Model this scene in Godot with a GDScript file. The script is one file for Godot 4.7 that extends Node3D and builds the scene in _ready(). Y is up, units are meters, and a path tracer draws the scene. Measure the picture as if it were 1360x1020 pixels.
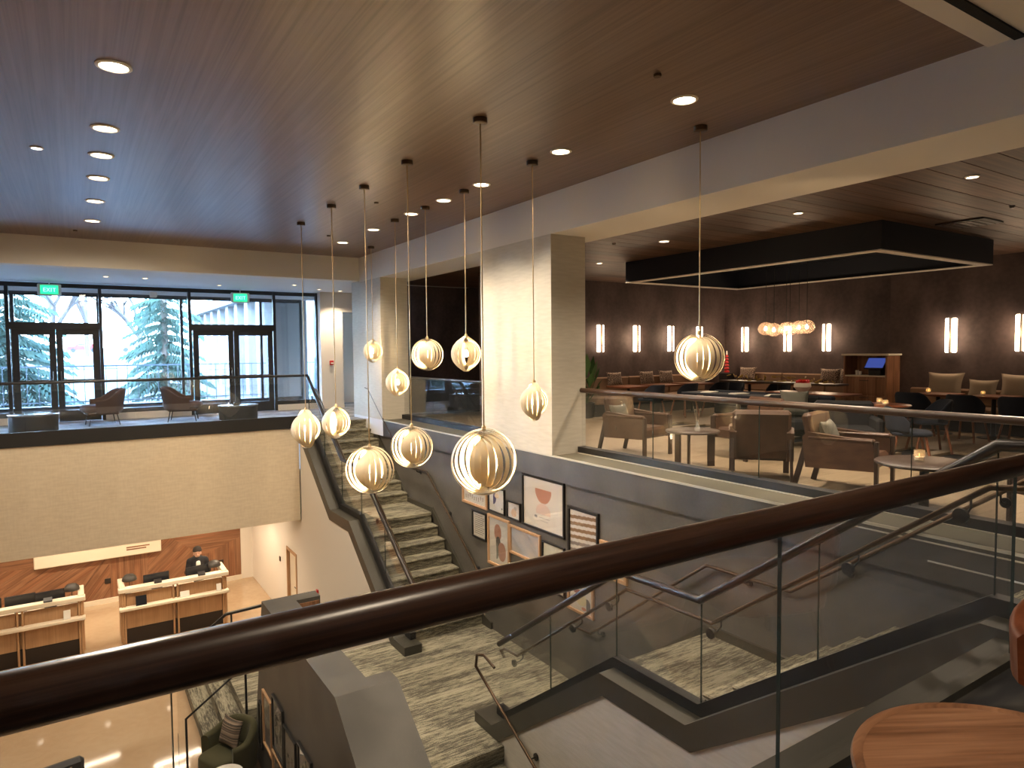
extends Node3D
# A hotel atrium seen from an upper balcony: x runs along the near rail, -z into the hall, y = 0 is the upper floor.

var used := {}
var M := {}
var grain := Vector3(1, 0, 0)
var rng := RandomNumberGenerator.new()

# ---------------------------------------------------------------- nodes
func numbered(called: String) -> String:
	if not used.has(called):
		used[called] = 0
		return called
	used[called] += 1
	return "%s_%03d" % [called, used[called]]

func tag(o: Node, label: String, category: String, group := "") -> Node:
	o.set_meta("label", label)
	o.set_meta("category", category)
	if group != "":
		o.set_meta("group", group)
	return o

func thing(called: String, label: String, category: String, at := Vector3.ZERO, turn := 0.0, group := "") -> Node3D:
	var o := Node3D.new()
	o.name = numbered(called)
	add_child(o)
	o.position = at
	o.rotation.y = turn
	tag(o, label, category, group)
	return o

func obj(called: String, s: SurfaceTool, m: Material, parent: Node = null) -> MeshInstance3D:
	var o := MeshInstance3D.new()
	o.mesh = s.commit()
	o.material_override = m
	return put(called, o, parent)

func put(called: String, o: MeshInstance3D, parent: Node = null) -> MeshInstance3D:
	if parent == null:
		o.name = numbered(called)
		add_child(o)
	else:
		o.name = called
		parent.add_child(o, true)
	return o

func inst(called: String, mesh: Mesh, m: Material, parent: Node, xf := Transform3D.IDENTITY) -> MeshInstance3D:
	var o := MeshInstance3D.new()
	o.mesh = mesh
	o.material_override = m
	put(called, o, parent)
	o.transform = xf
	return o

func one(called: String, s: SurfaceTool, m: Material, label: String, category: String, group := "") -> MeshInstance3D:
	var o := obj(called, s, m)
	tag(o, label, category, group)
	return o

func struct(called: String, s: SurfaceTool, m: Material, label := "", parent: Node = null) -> MeshInstance3D:
	var o := obj(called, s, m, parent)
	if parent == null:
		o.set_meta("kind", "structure")
		o.set_meta("label", label)
		o.set_meta("category", called.get_slice("_", 0))
	return o

func frame_node(called: String, label: String, category: String) -> Node3D:
	var o := thing(called, label, category)
	o.set_meta("kind", "structure")
	return o

func dup(root: Node3D, at: Vector3, turn: float, label := "", group := "") -> Node3D:
	var r: Node3D = root.duplicate()
	var base: String = root.name
	r.name = numbered(base.trim_suffix("_001"))
	add_child(r)
	r.position = at
	r.rotation.y = turn
	if label != "":
		r.set_meta("label", label)
	if group != "":
		r.set_meta("group", group)
	return r

# ---------------------------------------------------------------- shapes
func st0() -> SurfaceTool:
	var s := SurfaceTool.new()
	s.begin(Mesh.PRIMITIVE_TRIANGLES)
	return s

func uv_of(p: Vector3, n: Vector3) -> Vector2:
	var g := grain
	if absf(n.dot(g)) > 0.9:
		g = Vector3(g.y, g.z, g.x)
	var w := n.cross(g).normalized()
	return Vector2(p.dot(g), p.dot(w))

func vtx(s: SurfaceTool, p: Vector3, n: Vector3, uv: Vector2) -> void:
	s.set_normal(n)
	s.set_uv(uv)
	s.add_vertex(p)

func tri(s: SurfaceTool, a: Vector3, b: Vector3, c: Vector3, hint: Vector3) -> void:
	var n := (c - a).cross(b - a)
	if n.length_squared() < 1e-16:
		return
	n = n.normalized()
	if n.dot(hint) < 0.0:
		var t := b
		b = c
		c = t
		n = -n
	vtx(s, a, n, uv_of(a, n))
	vtx(s, b, n, uv_of(b, n))
	vtx(s, c, n, uv_of(c, n))

func quad(s: SurfaceTool, a: Vector3, b: Vector3, c: Vector3, d: Vector3, hint: Vector3) -> void:
	tri(s, a, b, c, hint)
	tri(s, a, c, d, hint)

func box(s: SurfaceTool, lo: Vector3, hi: Vector3, xf := Transform3D.IDENTITY) -> void:
	var p: Array[Vector3] = []
	for k in 8:
		p.append(xf * Vector3(hi.x if k & 1 else lo.x, hi.y if k & 2 else lo.y, hi.z if k & 4 else lo.z))
	var b := xf.basis
	quad(s, p[0], p[2], p[6], p[4], -b.x)
	quad(s, p[1], p[3], p[7], p[5], b.x)
	quad(s, p[0], p[1], p[5], p[4], -b.y)
	quad(s, p[2], p[3], p[7], p[6], b.y)
	quad(s, p[0], p[1], p[3], p[2], -b.z)
	quad(s, p[4], p[5], p[7], p[6], b.z)

func bx(lo: Vector3, hi: Vector3) -> SurfaceTool:
	var s := st0()
	box(s, lo, hi)
	return s

# a box with chamfered edges, given by its centre and size
func cbox(s: SurfaceTool, c: Vector3, size: Vector3, b: float, xf := Transform3D.IDENTITY) -> void:
	var h := size * 0.5
	b = minf(b, minf(h.x, minf(h.y, h.z)) * 0.9)
	var axes := [Vector3.RIGHT, Vector3.UP, Vector3.BACK]
	for a in 3:
		var u: Vector3 = axes[(a + 1) % 3]
		var v: Vector3 = axes[(a + 2) % 3]
		var w: Vector3 = axes[a]
		var hu: float = h[(a + 1) % 3]
		var hv: float = h[(a + 2) % 3]
		var hw: float = h[a]
		for sg in [-1.0, 1.0]:
			var q := []
			for k in [[-1, -1], [1, -1], [1, 1], [-1, 1]]:
				q.append(xf * (c + w * hw * sg + u * (hu - b) * k[0] + v * (hv - b) * k[1]))
			quad(s, q[0], q[1], q[2], q[3], xf.basis * (w * sg))
		for su in [-1.0, 1.0]:
			for sv in [-1.0, 1.0]:
				var e0: Vector3 = c + u * hu * su + v * (hv - b) * sv
				var e1: Vector3 = c + u * (hu - b) * su + v * hv * sv
				var d := w * (hw - b)
				quad(s, xf * (e0 - d), xf * (e1 - d), xf * (e1 + d), xf * (e0 + d), xf.basis * (u * su + v * sv))
	for k in 8:
		var g := Vector3(1 if k & 1 else -1, 1 if k & 2 else -1, 1 if k & 4 else -1)
		var i := h - Vector3(b, b, b)
		tri(s, xf * (c + g * Vector3(h.x, i.y, i.z)), xf * (c + g * Vector3(i.x, h.y, i.z)), xf * (c + g * Vector3(i.x, i.y, h.z)), xf.basis * g)

func cb(c: Vector3, size: Vector3, b := 0.01) -> SurfaceTool:
	var s := st0()
	cbox(s, c, size, b)
	return s

func bar(s: SurfaceTool, a: Vector3, b: Vector3, w: float, h: float, up := Vector3.UP) -> void:
	var z := (b - a).normalized()
	if absf(z.dot(up)) > 0.98:
		up = Vector3.RIGHT
	var x := up.cross(z).normalized()
	var y := z.cross(x)
	cbox(s, Vector3.ZERO, Vector3(w, h, a.distance_to(b)), minf(w, h) * 0.12, Transform3D(Basis(x, y, z), (a + b) * 0.5))

# soft cushion shape: a superellipsoid
func pillow(s: SurfaceTool, size: Vector3, xf := Transform3D.IDENTITY, e1 := 0.5, e2 := 0.4, nu := 20, nv := 10) -> void:
	var f := func(w: float, m: float) -> float: return signf(w) * pow(absf(w), m)
	var grid := []
	for j in nv + 1:
		var row := []
		var v := lerpf(-PI / 2, PI / 2, float(j) / nv)
		for i in nu + 1:
			var u := TAU * i / nu
			row.append(xf * Vector3(f.call(cos(v), e1) * f.call(cos(u), e2) * size.x * 0.5, f.call(sin(v), e1) * size.y * 0.5, f.call(cos(v), e1) * f.call(sin(u), e2) * size.z * 0.5))
		grid.append(row)
	skin(s, grid, xf.origin)

# a smooth surface over a grid of points, normals away from a centre
func skin(s: SurfaceTool, grid: Array, centre: Vector3, centres := []) -> void:
	var nj := grid.size()
	var ni: int = grid[0].size()
	var nor := []
	for j in nj:
		var row := []
		if not centres.is_empty():
			centre = centres[j]
		for i in ni:
			var du: Vector3 = grid[j][(i + 1) % ni if i < ni - 1 else 1 if grid[j][0].is_equal_approx(grid[j][ni - 1]) else i] - grid[j][i - 1 if i > 0 else ni - 2 if grid[j][0].is_equal_approx(grid[j][ni - 1]) else 0]
			var dv: Vector3 = grid[mini(j + 1, nj - 1)][i] - grid[maxi(j - 1, 0)][i]
			var n := du.cross(dv)
			if n.length_squared() < 1e-14:
				n = grid[j][i] - centre
			n = n.normalized()
			if n.dot(grid[j][i] - centre) < 0.0:
				n = -n
			row.append(n)
		nor.append(row)
	for j in nj - 1:
		for i in ni - 1:
			patch(s, [grid[j][i], grid[j][i + 1], grid[j + 1][i + 1], grid[j + 1][i]], [nor[j][i], nor[j][i + 1], nor[j + 1][i + 1], nor[j + 1][i]], [Vector2(i, j) * 0.05, Vector2(i + 1, j) * 0.05, Vector2(i + 1, j + 1) * 0.05, Vector2(i, j + 1) * 0.05])

func patch(s: SurfaceTool, p: Array, n: Array, uv: Array) -> void:
	for t in [[0, 1, 2], [0, 2, 3]]:
		var a: Vector3 = p[t[0]]
		var b: Vector3 = p[t[1]]
		var c: Vector3 = p[t[2]]
		var g := (c - a).cross(b - a)
		if g.length_squared() < 1e-16:
			continue
		var o := [0, 1, 2] if g.dot(n[t[0]] + n[t[1]] + n[t[2]]) >= 0.0 else [0, 2, 1]
		for k in o:
			vtx(s, p[t[k]], n[t[k]], uv[t[k]])

func tube(s: SurfaceTool, pts: Array, r: float, sides := 10, rb := -1.0) -> void:
	if rb < 0.0:
		rb = r
	var rings := []
	var nors := []
	var n := pts.size()
	var d0: Vector3 = (pts[1] - pts[0]).normalized()
	var u := d0.cross(Vector3.UP)
	if u.length() < 0.01:
		u = d0.cross(Vector3.RIGHT)
	u = u.normalized()
	var along := 0.0
	var lens := []
	for i in n:
		var d: Vector3
		if i == 0:
			d = d0
		elif i == n - 1:
			d = (pts[i] - pts[i - 1]).normalized()
		else:
			d = ((pts[i] - pts[i - 1]).normalized() + (pts[i + 1] - pts[i]).normalized()).normalized()
		u = (u - d * u.dot(d)).normalized()
		var v := d.cross(u)
		var k := 1.0
		if i > 0 and i < n - 1:
			k = 1.0 / maxf(0.5, d.dot((pts[i + 1] - pts[i]).normalized()))
		if i > 0:
			along += pts[i].distance_to(pts[i - 1])
		lens.append(along)
		var ring := []
		var nr := []
		for j in sides + 1:
			var a := TAU * j / sides
			var dirn := u * cos(a) + v * sin(a)
			ring.append(pts[i] + u * cos(a) * r + v * sin(a) * rb * (k if i > 0 and i < n - 1 else 1.0))
			nr.append((u * cos(a) / r + v * sin(a) / rb).normalized())
		rings.append(ring)
		nors.append(nr)
	for i in n - 1:
		for j in sides:
			patch(s, [rings[i][j], rings[i][j + 1], rings[i + 1][j + 1], rings[i + 1][j]], [nors[i][j], nors[i][j + 1], nors[i + 1][j + 1], nors[i + 1][j]], [Vector2(lens[i], j * 0.02), Vector2(lens[i], (j + 1) * 0.02), Vector2(lens[i + 1], (j + 1) * 0.02), Vector2(lens[i + 1], j * 0.02)])
	for e in [[0, pts[0] - pts[1]], [n - 1, pts[n - 1] - pts[n - 2]]]:
		for j in range(1, sides - 1):
			tri(s, rings[e[0]][0], rings[e[0]][j], rings[e[0]][j + 1], e[1])

func tb(pts: Array, r: float, sides := 10) -> SurfaceTool:
	var s := st0()
	tube(s, pts, r, sides)
	return s

# a turned shape: profile of Vector2(radius, height) from bottom to top
func lathe(s: SurfaceTool, prof: Array, seg := 24, xf := Transform3D.IDENTITY, sharp := 0.7) -> void:
	for k in prof.size() - 1:
		var a: Vector2 = prof[k]
		var b: Vector2 = prof[k + 1]
		var nn := Vector2(b.y - a.y, a.x - b.x).normalized()
		var na := nn
		var nb := nn
		if k > 0:
			var c: Vector2 = prof[k - 1]
			var m := Vector2(a.y - c.y, c.x - a.x).normalized()
			if m.dot(nn) > sharp:
				na = (m + nn).normalized()
		if k < prof.size() - 2:
			var c2: Vector2 = prof[k + 2]
			var m2 := Vector2(c2.y - b.y, b.x - c2.x).normalized()
			if m2.dot(nn) > sharp:
				nb = (m2 + nn).normalized()
		for j in seg:
			var a0 := TAU * j / seg
			var a1 := TAU * (j + 1) / seg
			var e0 := Vector3(cos(a0), 0, sin(a0))
			var e1 := Vector3(cos(a1), 0, sin(a1))
			var y := Vector3.UP
			patch(s, [xf * (e0 * a.x + y * a.y), xf * (e1 * a.x + y * a.y), xf * (e1 * b.x + y * b.y), xf * (e0 * b.x + y * b.y)],
				[xf.basis * (e0 * na.x + y * na.y), xf.basis * (e1 * na.x + y * na.y), xf.basis * (e1 * nb.x + y * nb.y), xf.basis * (e0 * nb.x + y * nb.y)],
				[Vector2(e0.x * a.x, e0.z * a.x + a.y), Vector2(e1.x * a.x, e1.z * a.x + a.y), Vector2(e1.x * b.x, e1.z * b.x + b.y), Vector2(e0.x * b.x, e0.z * b.x + b.y)])

func lt(prof: Array, seg := 24) -> SurfaceTool:
	var s := st0()
	lathe(s, prof, seg)
	return s

# a flat polygon (u, v) pushed along w
func prism(s: SurfaceTool, poly: Array, o: Vector3, u: Vector3, v: Vector3, w: Vector3) -> void:
	var pk := PackedVector2Array(poly)
	var ix := Geometry2D.triangulate_polygon(pk)
	var p := []
	for q in poly:
		p.append(o + u * q.x + v * q.y)
	for k in range(0, ix.size(), 3):
		tri(s, p[ix[k]], p[ix[k + 1]], p[ix[k + 2]], -w)
		tri(s, p[ix[k]] + w, p[ix[k + 1]] + w, p[ix[k + 2]] + w, w)
	var flip := 1.0 if Geometry2D.is_polygon_clockwise(pk) else -1.0
	for k in poly.size():
		var a: Vector3 = p[k]
		var b: Vector3 = p[(k + 1) % poly.size()]
		var e: Vector2 = poly[(k + 1) % poly.size()] - poly[k]
		var out := (u * -e.y + v * e.x) * flip
		quad(s, a, b, b + w, a + w, out)

# polygon in (z, y) pushed along x from x0 to x1
func side(poly: Array, x0: float, x1: float) -> SurfaceTool:
	var s := st0()
	prism(s, poly, Vector3(x0, 0, 0), Vector3(0, 0, 1), Vector3.UP, Vector3(x1 - x0, 0, 0))
	return s

# curved upholstered shell open towards +z: angle 0 is the back
func shell(s: SurfaceTool, rx: float, rz: float, thick: float, y0: float, arm: float, back: float, reach := 2.0, n := 24, lean := 0.0, straight := 0.0) -> void:
	var outs := []
	for i in n + 1:
		var a := lerpf(-reach, reach, float(i) / n)
		var d := Vector3(sin(a), 0, -cos(a))
		var t := smoothstep(-0.1, 0.85, cos(a))
		var top := lerpf(arm, back, t)
		var c := Vector3(d.x * rx, 0, d.z * rz)
		if absf(a) > PI / 2:
			c.z += straight * (absf(a) - PI / 2)
		var nrm := Vector3(d.x / rx, 0, d.z / rz).normalized()
		var row := []
		var ln := nrm * lean * (top - y0)
		for q in [[0.0, 0.05], [0.5, 0.0], [1.0, 0.12], [1.0, 0.9], [0.8, 0.98], [0.5, 1.0], [0.2, 0.98], [0.0, 0.9], [0.0, 0.12], [0.0, 0.05]]:
			row.append(c + nrm * thick * (q[0] - 0.5) + ln * q[1] + Vector3(0, lerpf(y0, top, q[1]), 0))
		outs.append(row)
	var mids := []
	for row in outs:
		var m := Vector3.ZERO
		for q in 9:
			m += row[q] / 9.0
		mids.append(m)
	skin(s, outs, Vector3.ZERO, mids)
	for e in [0, n]:
		for k in 9:
			tri(s, mids[e], outs[e][k], outs[e][k + 1], mids[e] - mids[1 if e == 0 else n - 1])

# ---------------------------------------------------------------- materials
func col(r: float, g: float, b: float) -> Color:
	return Color(r, g, b).linear_to_srgb()

func mat(c: Color, rough := 0.6, metal := 0.0) -> StandardMaterial3D:
	var m := StandardMaterial3D.new()
	m.albedo_color = c
	m.roughness = rough
	m.metallic = metal
	return m

func glow(c: Color, e: float) -> StandardMaterial3D:
	var m := mat(c, 0.4)
	m.emission_enabled = true
	m.emission = c
	m.emission_energy_multiplier = e
	return m

# layers: [seed, frequency, width, height, weight]; a layer is made small and stretched, so its streaks run along u or v
func ramp_tex(layers: Array, ramp: Array, size := 512, gain := 1.0) -> ImageTexture:
	var acc := PackedFloat32Array()
	acc.resize(size * size)
	var total := 0.0
	for l in layers:
		var nz := FastNoiseLite.new()
		nz.seed = l[0]
		nz.frequency = l[1]
		nz.noise_type = FastNoiseLite.TYPE_SIMPLEX_SMOOTH
		nz.fractal_octaves = 3
		var im: Image = nz.get_seamless_image(l[2], l[3])
		im.convert(Image.FORMAT_L8)
		im.resize(size, size, Image.INTERPOLATE_CUBIC)
		var d := im.get_data()
		var w: float = l[4]
		total += w
		for k in acc.size():
			acc[k] += d[k] * w
	var g := Gradient.new()
	g.offsets = PackedFloat32Array(ramp.map(func(q): return q[0]))
	g.colors = PackedColorArray(ramp.map(func(q): return q[1]))
	var lut := PackedByteArray()
	for k in 256:
		var c := g.sample(k / 255.0)
		lut.append_array([int(c.r * 255), int(c.g * 255), int(c.b * 255)])
	var out := PackedByteArray()
	out.resize(size * size * 3)
	for k in acc.size():
		var v := clampi(int((acc[k] / total - 127.5) * gain + 127.5), 0, 255) * 3
		out[k * 3] = lut[v]
		out[k * 3 + 1] = lut[v + 1]
		out[k * 3 + 2] = lut[v + 2]
	return ImageTexture.create_from_image(Image.create_from_data(size, size, false, Image.FORMAT_RGB8, out))

func tmat(t: Texture2D, scale: Vector2, rough: float, tint := Color.WHITE) -> StandardMaterial3D:
	var m := mat(tint, rough)
	m.albedo_texture = t
	m.uv1_scale = Vector3(scale.x, scale.y, 1)
	return m

func woody(seed_: int, dark: Color, mid: Color, light: Color, gain := 1.6) -> ImageTexture:
	return ramp_tex([[seed_, 0.02, 24, 512, 1.0], [seed_ + 1, 0.05, 64, 512, 0.7], [seed_ + 2, 0.01, 96, 128, 0.6]], [[0.0, dark], [0.5, mid], [1.0, light]], 512, gain)

func pane(c: Color, a: float) -> StandardMaterial3D:
	var m := mat(Color(c.r, c.g, c.b, a), 0.0)
	m.transparency = BaseMaterial3D.TRANSPARENCY_ALPHA
	return m

func make_materials() -> void:
	var wood_dark := woody(11, col(0.045, 0.022, 0.013), col(0.105, 0.055, 0.034), col(0.17, 0.095, 0.06))
	var wood_hall := woody(14, col(0.115, 0.071, 0.051), col(0.19, 0.121, 0.09), col(0.25, 0.165, 0.125), 1.3)
	var wood_mid := woody(21, col(0.13, 0.055, 0.025), col(0.24, 0.11, 0.055), col(0.34, 0.17, 0.09))
	var wood_pale := woody(31, col(0.36, 0.2, 0.1), col(0.46, 0.27, 0.14), col(0.55, 0.34, 0.19), 1.2)
	M.ceiling_wood = tmat(wood_hall, Vector2(0.2, 1.5), 0.34)
	M.bar_plank = tmat(wood_dark, Vector2(0.4, 1.3), 0.5)
	M.bar_plank_b = tmat(wood_dark, Vector2(0.37, 1.1), 0.5, col(0.72, 0.7, 0.7))
	M.walnut = tmat(wood_mid, Vector2(0.5, 1.6), 0.42)
	M.panel_a = tmat(wood_mid, Vector2(0.4, 1.5), 0.5)
	M.panel_b = tmat(wood_mid, Vector2(0.45, 1.3), 0.5, col(0.9, 0.88, 0.86))
	M.panel_c = tmat(wood_mid, Vector2(0.35, 1.8), 0.5, col(1.0, 0.93, 0.88))
	M.table_wood = tmat(wood_mid, Vector2(0.9, 2.2), 0.38)
	M.table_red = tmat(wood_mid, Vector2(0.9, 2.2), 0.3, col(0.9, 0.6, 0.5))
	M.desk_wood = tmat(wood_pale, Vector2(0.6, 1.5), 0.45)
	M.frame_wood = tmat(wood_pale, Vector2(1.0, 4.0), 0.5, Color(1.0, 1.0, 1.0))
	M.rail_wood = tmat(wood_dark, Vector2(0.6, 3.0), 0.3, col(0.42, 0.36, 0.36))
	M.bar_rail = tmat(wood_dark, Vector2(0.6, 3.0), 0.36, col(0.52, 0.47, 0.42))
	M.leg_wood = mat(col(0.045, 0.026, 0.018), 0.4)
	M.leg_orange = mat(col(0.2, 0.075, 0.035), 0.4)
	var carpet := ramp_tex([[41, 0.03, 40, 256, 0.9], [42, 0.06, 160, 512, 1.0], [44, 0.15, 512, 512, 0.7], [43, 0.012, 96, 128, 0.9]], [[0.0, col(0.04, 0.036, 0.028)], [0.38, col(0.11, 0.1, 0.075)], [0.54, col(0.27, 0.25, 0.18)], [1.0, col(0.44, 0.41, 0.31)]], 512, 1.9)
	M.carpet = tmat(carpet, Vector2(0.5, 1.1), 0.95)
	var lounge_c := ramp_tex([[51, 0.05, 128, 256, 1.0], [52, 0.02, 64, 128, 1.0]], [[0.0, col(0.08, 0.075, 0.07)], [0.5, col(0.22, 0.21, 0.2)], [1.0, col(0.4, 0.38, 0.35)]], 512, 1.8)
	M.lounge_carpet = tmat(lounge_c, Vector2(0.4, 0.4), 0.85)
	var dark_c := ramp_tex([[55, 0.04, 64, 256, 1.0], [56, 0.02, 64, 64, 0.7]], [[0.0, col(0.008, 0.009, 0.012)], [0.55, col(0.02, 0.02, 0.024)], [1.0, col(0.075, 0.07, 0.065)]], 512, 1.8)
	M.dark_carpet = tmat(dark_c, Vector2(0.5, 0.5), 0.95)
	var stone := ramp_tex([[61, 0.006, 256, 256, 1.0], [62, 0.05, 512, 512, 0.35]], [[0.0, col(0.36, 0.25, 0.155)], [0.5, col(0.42, 0.3, 0.19)], [1.0, col(0.47, 0.35, 0.23)]], 512, 1.4)
	M.polished = tmat(stone, Vector2(0.2, 0.2), 0.07)
	var paper := ramp_tex([[71, 0.09, 256, 48, 1.0], [72, 0.12, 48, 256, 0.6], [73, 0.01, 64, 64, 0.5]], [[0.0, col(0.56, 0.46, 0.33)], [1.0, col(0.68, 0.58, 0.43)]], 512, 1.3)
	M.grasscloth = tmat(paper, Vector2(0.7, 0.7), 0.85)
	var paper2 := ramp_tex([[75, 0.09, 256, 40, 1.0], [76, 0.02, 128, 64, 0.4]], [[0.0, col(0.5, 0.465, 0.395)], [1.0, col(0.59, 0.555, 0.48)]], 512, 1.3)
	M.column_paper = tmat(paper2, Vector2(0.8, 0.8), 0.8)
	M.white = mat(col(0.76, 0.72, 0.65), 0.75)
	M.lounge_white = mat(col(0.7, 0.7, 0.7), 0.75)
	M.plaster = mat(col(0.74, 0.68, 0.6), 0.8)
	var bar_wall := ramp_tex([[81, 0.03, 128, 64, 1.0], [82, 0.1, 256, 256, 0.5]], [[0.0, col(0.052, 0.034, 0.032)], [0.5, col(0.08, 0.053, 0.05)], [1.0, col(0.108, 0.076, 0.07)]], 512, 1.6)
	M.bar_wall = tmat(bar_wall, Vector2(0.35, 0.35), 0.75)
	var slate := ramp_tex([[85, 0.012, 256, 256, 1.0], [86, 0.1, 512, 512, 0.3]], [[0.0, col(0.1, 0.094, 0.085)], [0.5, col(0.125, 0.117, 0.105)], [1.0, col(0.15, 0.14, 0.126)]], 512, 1.4)
	M.slate_wall = tmat(slate, Vector2(0.3, 0.3), 0.68, col(0.9, 0.88, 0.86))
	M.slate_cap = tmat(slate, Vector2(0.4, 0.4), 0.5, col(0.6, 0.6, 0.6))
	M.stringer = mat(col(0.05, 0.046, 0.036), 0.4)
	M.ledge = mat(col(0.1, 0.092, 0.066), 0.45)
	M.black = mat(col(0.012, 0.011, 0.012), 0.4)
	M.black_matte = mat(col(0.008, 0.008, 0.01), 0.9)
	M.shoe = mat(col(0.008, 0.007, 0.007), 0.5)
	M.steel = mat(col(0.12, 0.1, 0.085), 0.3, 0.9)
	M.bronze = mat(col(0.1, 0.065, 0.04), 0.35, 0.8)
	M.brass = mat(col(0.62, 0.45, 0.24), 0.3, 0.85)
	M.navy = mat(col(0.01, 0.013, 0.024), 0.7)
	M.navy_fabric = mat(col(0.012, 0.016, 0.028), 0.9)
	M.trim_light = mat(col(0.45, 0.42, 0.34), 0.5)
	M.glass = pane(col(0.06, 0.08, 0.07), 0.05)
	M.clear = pane(col(0.1, 0.14, 0.17), 0.03)
	M.glass_edge = mat(col(0.035, 0.05, 0.045), 0.15)
	M.mullion = mat(col(0.012, 0.013, 0.016), 0.45)
	var hide := ramp_tex([[91, 0.03, 256, 256, 1.0], [92, 0.1, 512, 512, 0.4]], [[0.0, col(0.13, 0.062, 0.035)], [0.5, col(0.18, 0.09, 0.052)], [1.0, col(0.23, 0.12, 0.072)]], 512, 1.5)
	M.leather = tmat(hide, Vector2(1.0, 1.0), 0.42, col(0.44, 0.42, 0.4))
	M.leather_red = tmat(hide, Vector2(1.0, 1.0), 0.3, col(1.0, 0.55, 0.35))
	M.brown_fabric = mat(col(0.07, 0.036, 0.027), 0.85)
	M.green_velvet = mat(col(0.045, 0.041, 0.011), 0.8)
	M.green_velvet.rim_enabled = true
	M.green_velvet.rim = 0.5
	M.grey_cushion = mat(col(0.11, 0.105, 0.085), 0.9)
	M.tan_cushion = mat(col(0.33, 0.26, 0.19), 0.9)
	var pat := ramp_tex([[95, 0.08, 128, 128, 1.0]], [[0.0, col(0.05, 0.035, 0.03)], [0.46, col(0.08, 0.055, 0.045)], [0.52, col(0.4, 0.3, 0.24)], [1.0, col(0.5, 0.38, 0.3)]], 256, 2.0)
	M.pattern_cushion = tmat(pat, Vector2(2.5, 2.5), 0.9)
	var strp := ramp_tex([[97, 0.05, 4, 256, 1.0]], [[0.0, col(0.06, 0.05, 0.04)], [0.5, col(0.2, 0.14, 0.1)], [1.0, col(0.32, 0.25, 0.18)]], 256, 1.8)
	M.stripe_cushion = tmat(strp, Vector2(1.0, 1.5), 0.9)
	M.beige_seat = mat(col(0.26, 0.16, 0.1), 0.8)
	M.cream = mat(col(0.78, 0.72, 0.6), 0.5)
	M.counter_white = mat(col(0.75, 0.66, 0.52), 0.35)
	M.desk_base = mat(col(0.02, 0.013, 0.01), 0.5)
	M.paper = mat(col(0.75, 0.72, 0.66), 0.8)
	M.ring = mat(col(0.74, 0.65, 0.47), 0.5)
	M.ring.backlight_enabled = true
	M.ring.backlight = col(0.1, 0.08, 0.05)
	M.red = mat(col(0.55, 0.02, 0.02), 0.4)
	M.leaf = mat(col(0.04, 0.09, 0.02), 0.6)
	M.screen_dark = mat(col(0.015, 0.017, 0.022), 0.2)
	M.skin = mat(col(0.52, 0.3, 0.21), 0.6)
	M.cloth_black = mat(col(0.015, 0.015, 0.018), 0.9)
	M.rubber = mat(col(0.02, 0.02, 0.02), 0.7)
	# floor of the bar
	var oak := woody(35, col(0.22, 0.16, 0.1), col(0.3, 0.23, 0.15), col(0.36, 0.28, 0.19), 1.3)
	M.oak_a = tmat(oak, Vector2(0.5, 1.5), 0.4)
	M.oak_b = tmat(oak, Vector2(0.45, 1.3), 0.4, col(0.88, 0.86, 0.84))
	M.edge_black = mat(col(0.01, 0.009, 0.009), 0.7)
	M.cap_dark = mat(col(0.02, 0.016, 0.014), 0.28)
	M.panel_dark = tmat(wood_dark, Vector2(0.4, 1.2), 0.5)
	M.gold_leaf = mat(col(0.42, 0.27, 0.06), 0.5)
	M.shade_grey = mat(col(0.04, 0.034, 0.03), 0.45)
	M.screen_pale = mat(col(0.04, 0.05, 0.06), 0.25)
	M.cloth_brown = mat(col(0.03, 0.022, 0.018), 0.9)
	M.drum_grey = mat(col(0.03, 0.03, 0.033), 0.6)
	M.gloss_top = mat(col(0.16, 0.16, 0.165), 0.12)
	M.bark = mat(col(0.1, 0.075, 0.055), 0.9)
	M.twig = mat(col(0.09, 0.075, 0.068), 0.9)
	M.spruce = mat(col(0.04, 0.075, 0.05), 0.85)
	M.pavement = mat(col(0.125, 0.12, 0.115), 0.9)
	M.winter_grass = mat(col(0.085, 0.078, 0.055), 0.95)
	M.asphalt = mat(col(0.07, 0.07, 0.074), 0.9)
	M.fence = mat(col(0.06, 0.065, 0.07), 0.5)
	M.facade = mat(col(0.22, 0.215, 0.21), 0.8)
	M.far_window = mat(col(0.06, 0.08, 0.11), 0.15)
	M.car_blue = mat(col(0.05, 0.12, 0.3), 0.3)
	# light givers
	var warm := col(1.0, 0.83, 0.62)
	M.lens = glow(warm, 7.0)
	M.bulb = glow(col(1.0, 0.8, 0.52), 14.0)
	M.sconce_glow = glow(col(1.0, 0.78, 0.55), 3.0)
	M.tube_glow = glow(col(1.0, 0.84, 0.62), 9.0)
	M.cool_lens = glow(col(0.75, 0.88, 1.0), 4.0)
	M.exit_green = glow(col(0.02, 0.75, 0.3), 0.9)
	M.exit_letter = glow(col(0.35, 0.95, 0.6), 1.0)
	M.screen_blue = glow(col(0.06, 0.1, 0.42), 0.35)
	M.flame = glow(col(1.0, 0.6, 0.2), 1.2)

func omni(at: Vector3, c: Color, e: float, size := 0.05, parent: Node = null) -> void:
	var l := OmniLight3D.new()
	l.light_color = c
	l.light_energy = e
	l.light_size = size
	l.omni_range = 40.0
	l.omni_attenuation = 2.0
	l.shadow_enabled = true
	(self if parent == null else parent).add_child(l)
	l.position = at

func spot(at: Vector3, c: Color, e: float, angle := 55.0, size := 0.1, parent: Node = null) -> void:
	var l := SpotLight3D.new()
	l.light_color = c
	l.light_energy = e
	l.light_size = size
	l.spot_range = 40.0
	l.spot_attenuation = 2.0
	l.spot_angle = angle
	l.spot_angle_attenuation = 0.6
	l.shadow_enabled = true
	(self if parent == null else parent).add_child(l)
	l.position = at
	l.rotation_degrees = Vector3(-90, 0, 0)

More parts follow.
